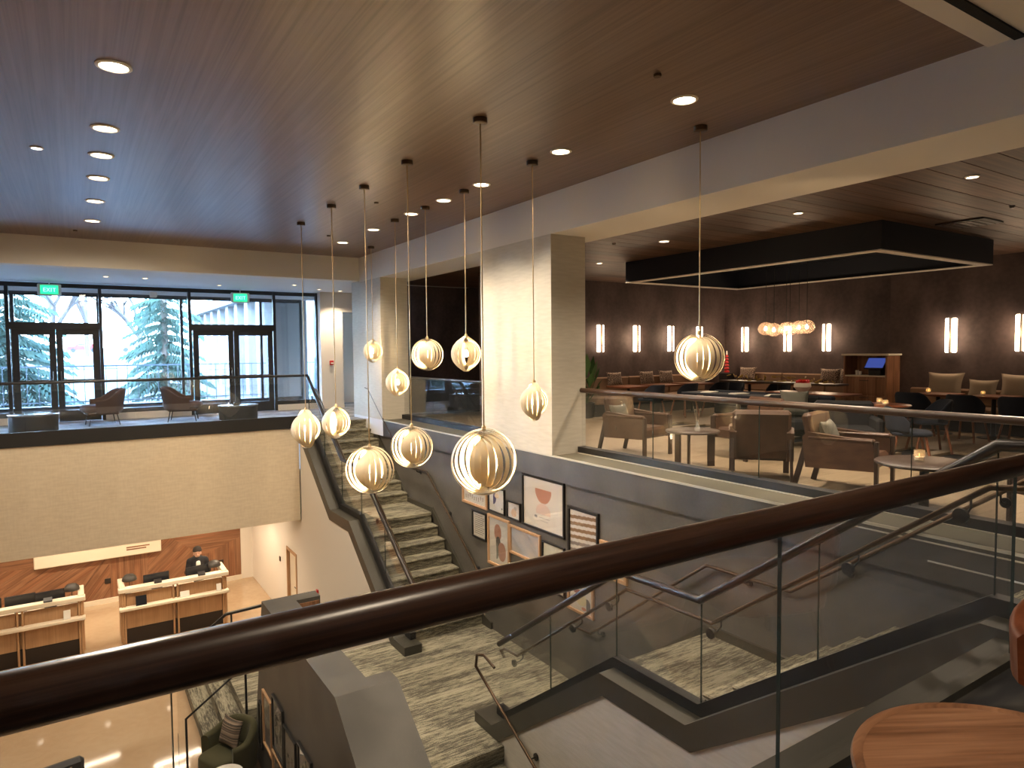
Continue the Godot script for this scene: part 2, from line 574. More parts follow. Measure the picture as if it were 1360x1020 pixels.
# ---------------------------------------------------------------- start
func _ready() -> void:
	rng.seed = 7
	# camera
	var cam := Camera3D.new()
	add_child(cam)
	cam.transform = Transform3D(Basis(Vector3(0.83806, -0.00919, 0.54551), Vector3(0.03474, 0.99873, -0.03655), Vector3(-0.54448, 0.04959, 0.83731)).orthonormalized(), Vector3(0, 1.6, 0))
	cam.fov = 59.44
	cam.near = 0.05
	cam.far = 400.0
	# sky and sun
	var env := Environment.new()
	env.tonemap_mode = Environment.TONE_MAPPER_LINEAR
	env.tonemap_exposure = 1.95
	env.sdfgi_enabled = true
	env.ssao_enabled = true
	env.ssil_enabled = true
	env.background_mode = Environment.BG_SKY
	var skm := ProceduralSkyMaterial.new()
	skm.sky_top_color = col(0.3, 0.56, 1.0)
	skm.sky_horizon_color = col(0.56, 0.78, 1.0)
	skm.ground_horizon_color = col(0.45, 0.6, 0.8)
	skm.ground_bottom_color = col(0.2, 0.26, 0.34)
	skm.sky_energy_multiplier = 4.4
	skm.ground_energy_multiplier = 1.0
	var sky := Sky.new()
	sky.sky_material = skm
	env.sky = sky
	var we := WorldEnvironment.new()
	we.environment = env
	add_child(we)
	var sun := DirectionalLight3D.new()
	sun.light_color = col(1.0, 0.93, 0.82)
	sun.light_energy = 0.9
	sun.light_angular_distance = 1.0
	sun.shadow_enabled = true
	add_child(sun)
	sun.look_at_from_position(Vector3(-14, 16, 20), Vector3.ZERO)
	make_materials()
	build_shell()
	build_windows()
	build_stairs()
	build_near_side()
	build_ceiling_things()
	build_bar()
	build_art()
	build_reception()
	build_lounge()
	build_lower_lounge()
	build_outside()

func v3(x: float, y: float, z: float) -> Vector3:
	return Vector3(x, y, z)

# ---------------------------------------------------------------- rooms
const FZ := -15.33      # edge of the far balcony
const LOW := -5.0       # lower floor
const LAND := -3.2      # stair landing
const WIN := -19.2      # window wall
const BX := 5.8         # face of the beam, the columns and the ledge

func build_shell() -> void:
	grain = Vector3(0, 0, 1)
	struct("ceiling", bx(v3(-10, 3.85, -15.6), v3(5.8, 4.1, -2.36)), M.ceiling_wood, "dark wood veneer ceiling over the open hall")
	struct("ceiling_near", bx(v3(-10, 3.83, -2.36), v3(16, 4.1, 5)), M.plaster, "plain white ceiling above the near balcony")
	struct("trim_1", bx(v3(-4, 3.815, -2.19), v3(5.8, 3.832, -2.12)), M.black_matte, "long black slot in the white near ceiling")
	struct("wall_beam", bx(v3(BX, 3.27, -15.6), v3(6.75, 4.1, -2.36)), M.white, "white beam running along the hall above the bar opening")
	struct("wall_beam_near", bx(v3(BX, 3.27, -2.36), v3(6.75, 3.83, 5)), M.white, "white beam end above the near stairs")
	struct("wall_bulkhead", bx(v3(-10, 3.3, -15.9), v3(BX, 4.1, -15.6)), M.white, "white bulkhead above the far balcony")
	grain = Vector3(0, 1, 0)
	# the column and the far pier
	struct("wall_column", bx(v3(BX - 0.01, 0.065, -9.85), v3(6.42, 3.27, -7.85)), M.column_paper, "square column in pale textured wallpaper beside the bar rail")
	struct("wall_pier", bx(v3(BX - 0.01, 0.065, -15.6), v3(6.45, 3.27, -14.28)), M.column_paper, "pale pier at the head of the far stairs")
	struct("wall_pier_foot", bx(v3(BX - 0.01, -0.3, -16.1), v3(6.45, 0.065, -14.28)), M.lounge_white, "foot of the pale pier beside the far stairs")
	struct("wall_pier_back", bx(v3(BX - 0.01, 0.065, -16.1), v3(6.45, 3.3, -15.6)), M.column_paper, "back of the pale pier towards the window lounge")
	grain = Vector3(0, 0, 1)
	# far lounge: floor, ceiling, wall, corridor
	grain = Vector3(1, 0, 0)
	struct("floor_lounge", bx(v3(-10, -0.3, -21.0), v3(9, 0, FZ - 0.06)), M.lounge_carpet, "patterned grey carpet of the window lounge")
	struct("ceiling_lounge", bx(v3(-10, 3.3, -21.0), v3(9, 3.6, -15.9)), M.lounge_white, "white ceiling of the window lounge")
	struct("wall_lounge_right", bx(v3(5.86, 0, -19.4), v3(6.5, 3.3, -18.9)), M.plaster, "cream wall beside the tall windows")
	struct("wall_corridor", bx(v3(6.5, 0, -21.0), v3(9, 3.3, -20.8)), M.plaster, "cream end wall of the side corridor")
	struct("wall_corridor_side", bx(v3(8.8, 0, -20.8), v3(9.0, 3.3, -16.3)), M.plaster, "side wall of the corridor")
	struct("wall_corridor_head", bx(v3(6.5, 2.75, -19.4), v3(8.8, 3.3, -18.9)), M.plaster, "wall above the corridor opening")
	struct("baseboard_right", bx(v3(5.86, 0, -18.9), v3(6.5, 0.12, -18.87)), M.plaster, "pale baseboard under the cream wall")
	grain = Vector3(0, 1, 0)
	struct("wall_balcony", bx(v3(-10, -2.2, -15.6), v3(4.2, -0.3, FZ - 0.061)), M.white, "structure behind the far balcony face")
	struct("wall_balcony_face", bx(v3(-10, -2.2, FZ - 0.06), v3(4.2, -0.1, FZ)), M.grasscloth, "tan grasscloth face of the far balcony")
	struct("trim_2", bx(v3(-10, -0.1, FZ - 0.06), v3(4.2, 0.17, FZ + 0.03)), M.edge_black, "black base trim along the far balcony edge")
	struct("ceiling_reception", bx(v3(-10, -2.2, -20.65), v3(4.2, -2.0, -15.6)), M.white, "white ceiling above the reception desks")
	# lower level
	grain = Vector3(1, 0, 0)
	struct("floor", bx(v3(-10, LOW - 0.2, -21), v3(16, LOW, 5)), M.polished, "polished beige floor of the lower lobby")
	struct("wall_lower_left", bx(v3(-10.2, LOW, -21), v3(-10, 4.1, 5)), M.panel_dark, "dark wood left wall of the hall")
	struct("wall_lower_near", bx(v3(-10, LOW, 4.8), v3(16, 4.1, 5.0)), M.white, "white wall behind the near balcony")
	# wall along the stairs with the pictures
	struct("wall_stairs", bx(v3(5.9, LOW, -14.28), v3(6.1, -0.3, 5)), M.slate_wall, "dark slate grey wall along the stairs behind the pictures")
	struct("wall_stairs_far", bx(v3(5.9, LOW, -21), v3(6.1, -0.3, -14.28)), M.slate_wall, "dark grey wall beside the upper far stairs")
	struct("trim_3", bx(v3(BX, -0.3, -14.28), v3(6.1, 0.05, -1.3)), M.slate_cap, "slate grey fascia under the bar ledge")
	struct("trim_4", bx(v3(BX + 0.012, 0.05, -14.28), v3(6.5, 0.065, -1.3)), M.ledge, "olive grey ledge in front of the bar rail")
	struct("trim_5", bx(v3(BX - 0.008, 0.045, -14.28), v3(BX + 0.012, 0.069, -1.3)), M.trim_light, "pale metal edge of the bar ledge")
	for k in 2:
		struct("trim_%d" % (6 + k), bx(v3(BX - 0.006, -0.0 - 0.155 * k, -3.5 + 0.8 * k), v3(BX, 0.012 - 0.155 * k, -1.3)), M.trim_light, "thin pale strip on the slate fascia near the stair head" if k == 0 else "lower thin pale strip on the slate fascia")
	# floor slab of the bar and the near balcony
	struct("floor_bar_slab", bx(v3(6.1, -0.3, -16.1), v3(16.2, -0.04, -1.3)), M.black_matte, "floor slab under the bar boards")
	struct("floor_near", bx(v3(-10, -0.35, -1.42), v3(16.2, 0.0, 5)), M.dark_carpet, "dark carpet of the near balcony")
	struct("trim_8", bx(v3(-10, -0.35, -1.6), v3(4.2, 0.0, -1.42)), M.stringer, "olive grey edge of the near balcony floor")
	struct("ceiling_lower", bx(v3(-10, -0.6, -1.6), v3(4.2, -0.35, 5)), M.white, "white ceiling under the near balcony")
	# bar room
	struct("wall_bar_back", bx(v3(7.65, 0, -13.1), v3(16, 3.3, -12.9)), M.bar_wall, "dark plum brown back wall of the bar with sconces")
	struct("wall_bar_side", bx(v3(15.7, 0, -12.9), v3(15.9, 3.3, -7.6)), M.bar_wall, "dark plum brown side wall of the bar")
	struct("wall_bar_right", bx(v3(14.5, 0, -7.6), v3(15.9, 3.3, 5)), M.bar_wall, "dark brown wall behind the long banquette")
	# the unlit side room behind the guard between the column and the pier
	struct("wall_side_room_near", bx(v3(6.42, -0.04, -9.85), v3(7.8, 3.34, -9.7)), M.bar_wall, "dark brown wall of the unlit side room towards the bar")
	struct("wall_side_room_right", bx(v3(7.65, -0.04, -12.9), v3(7.8, 3.34, -9.85)), M.bar_wall, "dark brown inner wall of the unlit side room")
	struct("wall_side_room_far", bx(v3(6.45, -0.04, -16.3), v3(12.2, 3.34, -16.1)), M.bar_wall, "dark brown far wall of the unlit side room")
	struct("wall_side_room_end", bx(v3(12.0, -0.04, -16.1), v3(12.2, 3.34, -13.1)), M.bar_wall, "dark brown end wall of the unlit side room")
	struct("floor_side_room", bx(v3(6.1, -0.04, -15.4), v3(12, -0.003, -12.9)), M.oak_b, "oak floor of the unlit side room")
	one("wall_plate", cb(v3(7.64, 1.85, -11.3), v3(0.02, 0.05, 0.16), 0.004), M.steel, "small steel plate on the dark wall of the unlit side room", "wall plate")
	struct("ceiling_bar_slab", bx(v3(6.75, 3.34, -16.1), v3(16.2, 3.6, 5)), M.black_matte, "black deck above the bar ceiling boards")
	# ceiling boards of the bar, one by one
	grain = Vector3(1, 0, 0)
	var boards := frame_node("ceiling_boards", "dark brown plank ceiling of the bar", "ceiling")
	var bm := bx(v3(6.76, 3.3, -0.145), v3(15.95, 3.335, 0.145)).commit()
	var z := -15.75
	var k2 := 0
	while z < 1.0:
		inst("plank", bm, M.bar_plank if (k2 * 7) % 3 != 1 else M.bar_plank_b, boards, Transform3D(Basis.IDENTITY, v3(0, 0, z)))
		z += 0.3
		k2 += 1
	var fl := frame_node("floor_boards", "pale oak plank floor of the bar", "floor")
	var fm := bx(v3(-0.9, -0.04, -0.0985), v3(0.897, 0.0, 0.0985)).commit()
	z = -12.8
	k2 = 0
	while z < -1.45:
		var x := 7.02 + fmod(k2 * 0.67, 1.0)
		while x < 10.8:
			inst("plank", fm, M.oak_a if rng.randf() < 0.6 else M.oak_b, fl, Transform3D(Basis.IDENTITY, v3(x, 0, z)))
			x += 1.8
		z += 0.2
		k2 += 1
	struct("floor_bar", bx(v3(11.2, -0.04, -12.9), v3(15.7, -0.001, -1.42)), M.oak_b, "oak floor at the back of the bar")
	struct("floor_bar_edge", bx(v3(6.1, -0.04, -16.1), v3(7.6, -0.004, -1.42)), M.oak_b, "oak floor beside the bar rail")

# ---------------------------------------------------------------- storefront
func leaf(parent: Node3D, x0: float, x1: float, z: float, hinge_left: bool) -> void:
	var l := st0()
	var y1 := 2.2
	box(l, v3(x0, 0.01, z - 0.03), v3(x0 + 0.13, y1, z + 0.03))
	box(l, v3(x1 - 0.13, 0.01, z - 0.03), v3(x1, y1, z + 0.03))
	box(l, v3(x0 + 0.13, 0.01, z - 0.03), v3(x1 - 0.13, 0.28, z + 0.03))
	box(l, v3(x0 + 0.13, y1 - 0.13, z - 0.03), v3(x1 - 0.13, y1, z + 0.03))
	var lf := obj("door_leaf", l, M.mullion, parent)
	obj("pane", bx(v3(x0 + 0.13, 0.28, z - 0.004), v3(x1 - 0.13, y1 - 0.13, z + 0.004)), M.clear, lf)
	var hx := x1 - 0.07 if hinge_left else x0 + 0.07
	obj("push_bar", tb([v3(x0 + 0.1, 1.0, z + 0.08), v3(x1 - 0.1, 1.0, z + 0.08)], 0.018, 8), M.steel, lf)
	obj("pull_handle", tb([v3(hx, 0.85, z + 0.05), v3(hx, 0.85, z + 0.1), v3(hx, 1.2, z + 0.1), v3(hx, 1.2, z + 0.05)], 0.012, 6), M.steel, lf)

func storefront(z: float, inner: bool) -> void:
	var mm: Material = M.mullion
	var edges := [-10.0, -6.9, -4.9, -3.1, -1.28, 0.54, 2.51, 4.63, 5.86]
	var top := 3.28 if inner else 3.2
	var names := ["tall fixed glass panel of the window wall", "glazed double doors of the window wall"]
	for k in edges.size() - 1:
		var x0: float = edges[k]
		var x1: float = edges[k + 1]
		var has_door := (k == 4 or k == 6) and inner
		var where: String = ["at the far left end", "near the left end", "left of the left doors", "next to the left double doors", "around the left double doors", "with the spruce behind it, between the two pairs of doors", "around the right double doors", "beside the cream wall at the right end"][k]
		var n := 100 * int(not inner) + k + 1
		var w := frame_node("window_%d" % n, ("inner dark framed window bay " if inner else "outer vestibule window bay ") + where, "window")
		var s := st0()
		box(s, v3(x0, 0, z - 0.06), v3(x0 + 0.07, top, z + 0.06))
		if k == edges.size() - 2:
			box(s, v3(x1 - 0.05, 0, z - 0.06), v3(x1, top, z + 0.06))
		obj("mullion", s, mm, w)
		obj("head_frame", bx(v3(x0 + 0.07, top - 0.1, z - 0.05), v3(x1, top, z + 0.05)), mm, w)
		if has_door:
			obj("transom", bx(v3(x0 + 0.07, 2.2, z - 0.06), v3(x1, 2.36, z + 0.06)), mm, w)
			obj("pane", bx(v3(x0 + 0.07, 2.36, z - 0.005), v3(x1, top - 0.1, z + 0.005)), M.clear, w)
			var d := frame_node("door_%d" % (1 if k == 4 else 2), "pair of dark framed glass doors under the left exit sign" if k == 4 else "pair of dark framed glass doors under the right exit sign", "door")
			var c := (x0 + x1) * 0.5 + 0.03
			leaf(d, x0 + 0.1, c - 0.005, z, true)
			leaf(d, c + 0.005, x1 - 0.02, z, false)
		else:
			obj("sill", bx(v3(x0 + 0.07, 0.16, z - 0.06), v3(x1, 0.27, z + 0.06)), mm, w)
			obj("curb", bx(v3(x0 + 0.07, 0, z - 0.05), v3(x1, 0.16, z + 0.1)), M.plaster, w)
			obj("pane", bx(v3(x0 + 0.07, 0.27, z - 0.005), v3(x1, top - 0.1, z + 0.005)), M.clear, w)

func exit_sign(at: Vector3, label: String) -> void:
	var t := thing("exit_sign", label, "exit sign", at)
	obj("housing", cb(v3(0, 0, 0), v3(0.46, 0.26, 0.06), 0.015), M.lounge_white, t)
	obj("lit_sign_face", bx(v3(-0.17, -0.1, 0.03), v3(0.17, 0.1, 0.036)), M.exit_green, t)
	var tm := TextMesh.new()
	tm.text = "EXIT"
	tm.font_size = 24
	tm.pixel_size = 0.0052
	tm.depth = 0.004
	var o := inst("sign_letters", tm, M.exit_letter, t)
	o.position = v3(0, 0, 0.04)
	obj("stem", tb([v3(0, 0.13, 0), v3(0, 0.3, 0)], 0.012, 6), M.lounge_white, t)

func build_windows() -> void:
	storefront(WIN, true)
	storefront(-20.8, false)
	struct("wall_head", bx(v3(-10, 3.2, -20.95), v3(9, 4.0, -20.7)), M.lounge_white, "wall strip above the vestibule glass")
	exit_sign(v3(-0.42, 3.1, -18.9), "green lit EXIT sign above the left glass doors")
	exit_sign(v3(3.74, 3.06, -18.9), "green lit EXIT sign above the right glass doors")
	one("door_sensor", cb(v3(1.72, 3.08, -19.05), v3(0.16, 0.14, 0.12), 0.02), M.plaster, "small beige sensor box above the middle window", "sensor")
	var p := thing("fire_alarm_pull", "red fire alarm pull station on the cream wall", "alarm", v3(6.15, 1.3, -18.9))
	obj("body", cb(v3(0, 0, 0.03), v3(0.11, 0.13, 0.06), 0.01), M.red, p)
	obj("handle", cb(v3(0, -0.01, 0.065), v3(0.07, 0.035, 0.02), 0.005), M.paper, p)

# ---------------------------------------------------------------- stairs
func steps(parent: Node3D, x0: float, x1: float, z0: float, y0: float, dz: float, rise: float, n: int, last_is_floor := true) -> void:
	# n risers from (z0, y0); dz is signed
	grain = Vector3(1, 0, 0)
	var sg := signf(dz)
	var rm := st0()
	box(rm, v3(x0, 0, -0.02), v3(x1, absf(rise) - 0.045, 0.02))
	var riser := rm.commit()
	var tm := st0()
	cbox(tm, v3((x0 + x1) * 0.5, -0.0225, (absf(dz) - 0.03) * 0.5 * sg + 0.0), v3(x1 - x0, 0.045, absf(dz) + 0.03), 0.014)
	var tread := tm.commit()
	for k in n:
		var y := y0 + rise * k
		var z := z0 + dz * k
		inst("riser", riser, M.carpet, parent, Transform3D(Basis.IDENTITY, v3(0, y, z + 0.02 * sg)))
		if k < n - 1 or not last_is_floor:
			inst("tread", tread, M.carpet, parent, Transform3D(Basis.IDENTITY, v3(0, y + rise, z)))

func map_z(pts: Array, base: float, sg: float) -> Array:
	return pts.map(func(q): return Vector2(base + q.x * sg, q.y))

func flight_pair(base: float, sg: float, which: String, other: String) -> void:
	# base is the first riser at the landing, sg the direction in z in which the stairs rise
	var t := thing("staircase", "carpeted staircase rising from the landing to the %s" % which, "staircase")
	steps(t, 4.5, 5.86, base, LAND, 0.28 * sg, 0.2, 8)
	grain = Vector3(1, 0, 0)
	var z1 := base + 1.96 * sg
	var z2 := base + 3.11 * sg
	obj("half_landing", bx(v3(4.5, -1.66, minf(z1 - 0.02 * sg, z2)), v3(5.86, -1.6, maxf(z1 - 0.02 * sg, z2))), M.carpet, t)
	steps(t, 4.5, 5.86, z2, -1.6, 0.31 * sg, 0.2, 8)
	obj("top_nosing", bx(v3(4.5, -0.05, minf(z2 + 2.14 * sg, z2 + 2.2 * sg)), v3(5.86, 0.004, maxf(z2 + 2.14 * sg, z2 + 2.2 * sg))), M.carpet, t)
	# soffit under the flights
	var under := map_z([Vector2(-0.1, -3.4), Vector2(0.05, -3.2), Vector2(2.0, -1.82), Vector2(3.1, -1.82), Vector2(5.3, -0.25), Vector2(5.3, -0.5), Vector2(3.2, -2.05), Vector2(1.9, -2.05), Vector2(0.1, -3.4)], base, sg)
	obj("soffit", side(under, 4.5, 5.86), M.white, t)
	# outer stringer with its foot block
	var poly := map_z([Vector2(-0.42, -3.2), Vector2(-0.42, -3.06), Vector2(0.0, -3.06), Vector2(2.05, -1.56), Vector2(3.16, -1.56), Vector2(5.32, 0.05), Vector2(5.62, 0.05), Vector2(5.62, -0.2), Vector2(5.4, -0.2), Vector2(3.22, -1.77), Vector2(2.1, -1.77), Vector2(0.13, -3.2)], base, sg)
	obj("stringer", side(poly, 4.2, 4.5), M.stringer, t)
	var skirt := map_z([Vector2(-0.3, -3.2), Vector2(-0.3, -3.08), Vector2(-0.02, -3.0), Vector2(1.94, -1.5), Vector2(3.1, -1.5), Vector2(5.3, 0.08), Vector2(5.3, -0.1), Vector2(3.2, -1.62), Vector2(1.98, -1.62), Vector2(0.02, -3.2)], base, sg)
	obj("skirt", side(skirt, 5.86, 5.9), M.stringer, t)
	obj("shoe", side(map_z([Vector2(-0.2, -3.06), Vector2(-0.2, -2.95), Vector2(0.0, -2.95), Vector2(2.03, -1.46), Vector2(3.12, -1.46), Vector2(5.28, 0.15), Vector2(5.62, 0.15), Vector2(5.62, 0.05), Vector2(5.32, 0.05), Vector2(3.16, -1.56), Vector2(2.05, -1.56), Vector2(0, -3.06)], base, sg), 4.4, 4.5), M.shoe, t)
	# glass guard
	var g := thing("glass_guard", "stepped glass guard with dark cap beside the stairs to the %s" % which, "railing")
	var cap := [Vector2(-0.2, -2.16), Vector2(2.05, -0.6), Vector2(3.1, -0.56), Vector2(5.3, 1.03)]
	var foot := [Vector2(-0.2, -3.0), Vector2(0.0, -2.99), Vector2(2.04, -1.5), Vector2(3.12, -1.5), Vector2(5.3, 0.11)]
	var cy := func(q: float) -> float: return ylerp(cap, q)
	var fy := func(q: float) -> float: return ylerp(foot, q)
	var cuts := [-0.2, 0.0, 0.92, 2.04, 3.12, 4.2, 5.3]
	for k in range(1, cuts.size()):
		if k == 1:
			continue
		var a: float = cuts[k - 1] if k > 2 else -0.2
		var b: float = cuts[k]
		var pp := [Vector2(a + 0.004, fy.call(a)), Vector2(a + 0.004, cy.call(a)), Vector2(b - 0.004, cy.call(b)), Vector2(b - 0.004, fy.call(b))]
		if k == 2:
			pp.append(Vector2(0.0, -2.99))
		obj("glass_panel", side(map_z(pp, base, sg), 4.443, 4.457), M.glass, g)
		obj("glass_edge", side(map_z([Vector2(b - 0.007, fy.call(b)), Vector2(b - 0.007, cy.call(b)), Vector2(b - 0.002, cy.call(b)), Vector2(b - 0.002, fy.call(b))], base, sg), 4.442, 4.458), M.glass_edge, g)
	var cl := cap.duplicate()
	if sg > 0:
		cl.append(Vector2(5.62, 1.05))
	else:
		cl.append(Vector2(5.34, 1.05))
	var cp := st0()
	tube(cp, map_z(cl, base, sg).map(func(q): return v3(4.45, q.y, q.x)), 0.036, 12)
	obj("cap_rail", cp, M.cap_dark, g)
	# inner handrail on the glass and the one on the wall
	var hr := thing("handrail", "slim bronze handrail on the glass of the stairs to the %s" % which, "handrail")
	var hp := [Vector2(-0.32, -2.42), Vector2(-0.4, -2.36), Vector2(-0.3, -2.3), Vector2(0.0, -2.28), Vector2(2.02, -0.82), Vector2(3.1, -0.8), Vector2(5.2, 0.75), Vector2(5.45, 0.78)]
	var h3 := map_z(hp, base, sg).map(func(q): return v3(4.6, q.y, q.x))
	obj("rail", tb(h3, 0.019, 10), M.bronze, hr)
	for q in [0.12, 1.3, 1.9, 3.2, 4.4, 5.1]:
		var y: float = ylerp([Vector2(0.0, -2.28), Vector2(2.02, -0.82), Vector2(3.1, -0.8), Vector2(5.2, 0.75)], q)
		var s := st0()
		var at := v3(4.6, y, base + q * sg)
		tube(s, [at, at + v3(0, -0.07, 0), at + v3(-0.06, -0.1, 0), at + v3(-0.135, -0.1, 0)], 0.008, 6)
		lathe(s, [Vector2(0, -0.012), Vector2(0.045, -0.012), Vector2(0.045, 0.012), Vector2(0, 0.012)], 16, Transform3D(Basis(Vector3.UP, Vector3.RIGHT, Vector3.BACK), at + v3(-0.13, -0.1, 0)))
		obj("bracket", s, M.black, hr)
	var wr := thing("handrail", "slim bronze handrail on the slate wall of the stairs to the %s" % which, "handrail")
	var w3 := map_z([Vector2(-0.3, -2.3), Vector2(0.0, -2.28), Vector2(2.0, -0.8), Vector2(3.05, -0.78), Vector2(5.1, 0.72), Vector2(5.3, 0.75)], base, sg).map(func(q): return v3(5.8, q.y, q.x))
	obj("rail", tb(w3, 0.019, 10), M.bronze, wr)
	for q in [0.15, 1.2, 2.5, 3.6, 4.8]:
		var y: float = ylerp([Vector2(0.0, -2.28), Vector2(2.0, -0.8), Vector2(3.05, -0.78), Vector2(5.1, 0.72)], q)
		var s := st0()
		var at := v3(5.8, y, base + q * sg)
		tube(s, [at, at + v3(0.01, -0.07, 0), at + v3(0.06, -0.09, 0), at + v3(0.098, -0.09, 0)], 0.008, 6)
		lathe(s, [Vector2(0, -0.006), Vector2(0.04, -0.006), Vector2(0.04, 0.006), Vector2(0, 0.006)], 16, Transform3D(Basis(Vector3.UP, Vector3.RIGHT, Vector3.BACK), at + v3(0.093, -0.09, 0)))
		obj("bracket", s, M.black, wr)

func ylerp(path: Array, q: float) -> float:
	if q <= path[0].x:
		return path[0].y
	for k in path.size() - 1:
		if q <= path[k + 1].x:
			return lerpf(path[k].y, path[k + 1].y, (q - path[k].x) / (path[k + 1].x - path[k].x))
	return path[-1].y

func build_stairs() -> void:
	grain = Vector3(1, 0, 0)
	# landing between the stairs
	struct("floor_landing", bx(v3(3.03, -3.45, -10.3), v3(5.9, LAND, -6.74)), M.carpet, "streaked cream and charcoal carpet of the stair landing")
	struct("floor_landing_bay", bx(v3(2.73, -3.45, -10.3), v3(3.03, LAND, -7.4)), M.carpet, "strip of landing carpet beside the half wall")
	struct("trim_9", bx(v3(3.1, -3.45, -10.33), v3(4.2, LAND + 0.01, -10.3)), M.trim_light, "pale edge of the landing")
	flight_pair(-10.05, -1.0, "window lounge", "")
	flight_pair(-7.0, 1.0, "near balcony", "")
	# walls under the outer stringers
	var w1 := [Vector2(-10.18, -3.2), Vector2(-12.15, -1.77), Vector2(-13.27, -1.77), Vector2(-15.33, -0.25), Vector2(-15.33, -2.2), Vector2(-16.0, -2.2), Vector2(-16.0, -2.2), Vector2(-20.65, -2.2), Vector2(-20.65, LOW), Vector2(-16.7, LOW), Vector2(-16.7, -3.13), Vector2(-15.82, -3.13), Vector2(-15.82, LOW), Vector2(-10.18, LOW)]
	w1.remove_at(5)
	w1.remove_at(5)
	struct("wall_under_far_stairs", side(w1, 4.22, 4.4), M.plaster, "white wall under the far stairs")
	var w2 := [Vector2(-6.87, -3.2), Vector2(-4.9, -1.77), Vector2(-3.78, -1.77), Vector2(-1.6, -0.2), Vector2(-1.42, -0.35), Vector2(-1.42, LOW), Vector2(-6.87, LOW)]
	grain = Vector3(0, 1, 0)
	struct("wall_under_near_stairs", side(w2, 4.22, 4.4), M.column_paper, "pale textured wall under the near stairs")
	# service door in the white wall
	var d := frame_node("door_3", "plain cream door in the white wall under the far stairs", "door")
	obj("frame", side([Vector2(-16.7, LOW), Vector2(-16.7, -3.13), Vector2(-15.82, -3.13), Vector2(-15.82, LOW), Vector2(-15.88, LOW), Vector2(-15.88, -3.2), Vector2(-16.64, -3.2), Vector2(-16.64, LOW)], 4.2, 4.3), M.desk_wood, d)
	obj("door_leaf", bx(v3(4.27, LOW + 0.01, -16.63), v3(4.32, -3.21, -15.89)), M.counter_white, d)
	obj("lever", tb([v3(4.27, -3.98, -15.97), v3(4.22, -3.98, -15.97), v3(4.22, -3.98, -16.08)], 0.01, 6), M.steel, d)
	one("wall_plate", cb(v3(4.205, -3.62, -17.35), v3(0.02, 0.12, 0.09), 0.006), M.bronze, "small dark wall plate left of the cream service door", "wall plate")
	one("fire_strobe", cb(v3(4.2, -3.55, -14.2), v3(0.04, 0.14, 0.1), 0.01), M.red, "small red alarm box on the white wall under the stairs", "alarm")
	# half wall on the open side of the landing
	grain = Vector3(0, 0, 1)
	struct("wall_half", side([Vector2(-11.4, LOW), Vector2(-10.6, -2.2), Vector2(-7.15, -2.2), Vector2(-3.2, LOW)], 2.28, 2.73), M.slate_cap, "dark slate half wall along the landing")
	struct("wall_half_far", bx(v3(2.73, LOW, -10.6), v3(3.1, -2.2, -10.33)), M.slate_cap, "short return of the slate half wall")
	struct("wall_half_near", side([Vector2(-7.4, LOW), Vector2(-7.4, -2.2), Vector2(-7.15, -2.2), Vector2(-3.2, LOW)], 2.73, 3.03), M.slate_cap, "broad sloping end of the slate half wall")
	struct("trim_10", bx(v3(2.76, -3.18, -10.33), v3(3.08, -2.26, -10.31)), M.walnut, "dark wood panel set in the half wall return")
	# flights down from the landing
	var dn := thing("staircase", "carpeted flight going down from the landing under the near stairs", "staircase")
	steps(dn, 3.03, 4.2, -6.74 + 0.28 * 8, LOW, -0.28, 0.2, 9)
	var df := thing("staircase", "carpeted flight going down behind the slate half wall", "staircase")
	steps(df, 3.1, 4.2, -10.3 - 0.28 * 5, -4.4, 0.28, 0.2, 6)
	struct("floor_platform", bx(v3(2.2, LOW, -14.6), v3(4.2, -4.4, -11.7)), M.carpet, "carpeted platform at the foot of the stairs")
	var lo := thing("staircase", "three low carpeted steps up from the polished lobby floor", "staircase")
	grain = Vector3(0, 0, 1)
	for k in 2:
		obj("step", bx(v3(1.6 + 0.3 * k, LOW, -14.6), v3(1.9 + 0.3 * k, LOW + 0.2 * (k + 1), -11.45)), M.carpet, lo)
	grain = Vector3(1, 0, 0)
	# handrails of the lower flights
	var a := thing("handrail", "bronze handrail with a hooked end on the pale wall below the near stairs", "handrail")
	obj("rail", tb([v3(4.1, -2.2, -6.75), v3(4.1, -2.14, -7.0), v3(4.1, -2.2, -7.17), v3(4.1, -2.36, -7.2), v3(4.1, -2.5, -6.9), v3(4.1, -3.0, -5.9), v3(4.1, -3.9, -4.5)], 0.018, 8), M.bronze, a)
	for z in [-6.05, -5.0]:
		var s := st0()
		var y := -2.92 if z < -6.0 else -3.58
		tube(s, [v3(4.1, y, z), v3(4.14, y - 0.06, z), v3(4.215, y - 0.06, z)], 0.008, 6)
		lathe(s, [Vector2(0, -0.008), Vector2(0.042, -0.008), Vector2(0.042, 0.008), Vector2(0, 0.008)], 16, Transform3D(Basis(Vector3.UP, Vector3.RIGHT, Vector3.BACK), v3(4.21, y - 0.06, z)))
		obj("bracket", s, M.black, a)
	var b := thing("handrail", "black metal handrail at the near side of the low lobby steps", "handrail")
	obj("rail", tb([v3(1.27, LOW, -11.38), v3(1.27, -4.1, -11.38), v3(2.1, -3.62, -11.55), v3(2.5, -3.6, -11.6)], 0.017, 8), M.black, b)
	obj("post", tb([v3(2.2, -4.4, -11.56), v3(2.2, -3.62, -11.56)], 0.02, 8), M.black, b)
	var c := thing("handrail", "black metal handrail at the far side of the low lobby steps", "handrail")
	var s2 := st0()
	bar(s2, v3(1.95, -4.05, -14.5), v3(2.4, -3.68, -14.4), 0.07, 0.05)
	bar(s2, v3(2.4, -3.68, -14.4), v3(4.2, -3.6, -14.4), 0.07, 0.05)
	obj("rail", s2, M.black, c)
	obj("lower_rail", tb([v3(2.0, -4.3, -14.4), v3(2.35, -3.95, -14.35), v3(4.2, -3.9, -14.35)], 0.017, 8), M.black, c)
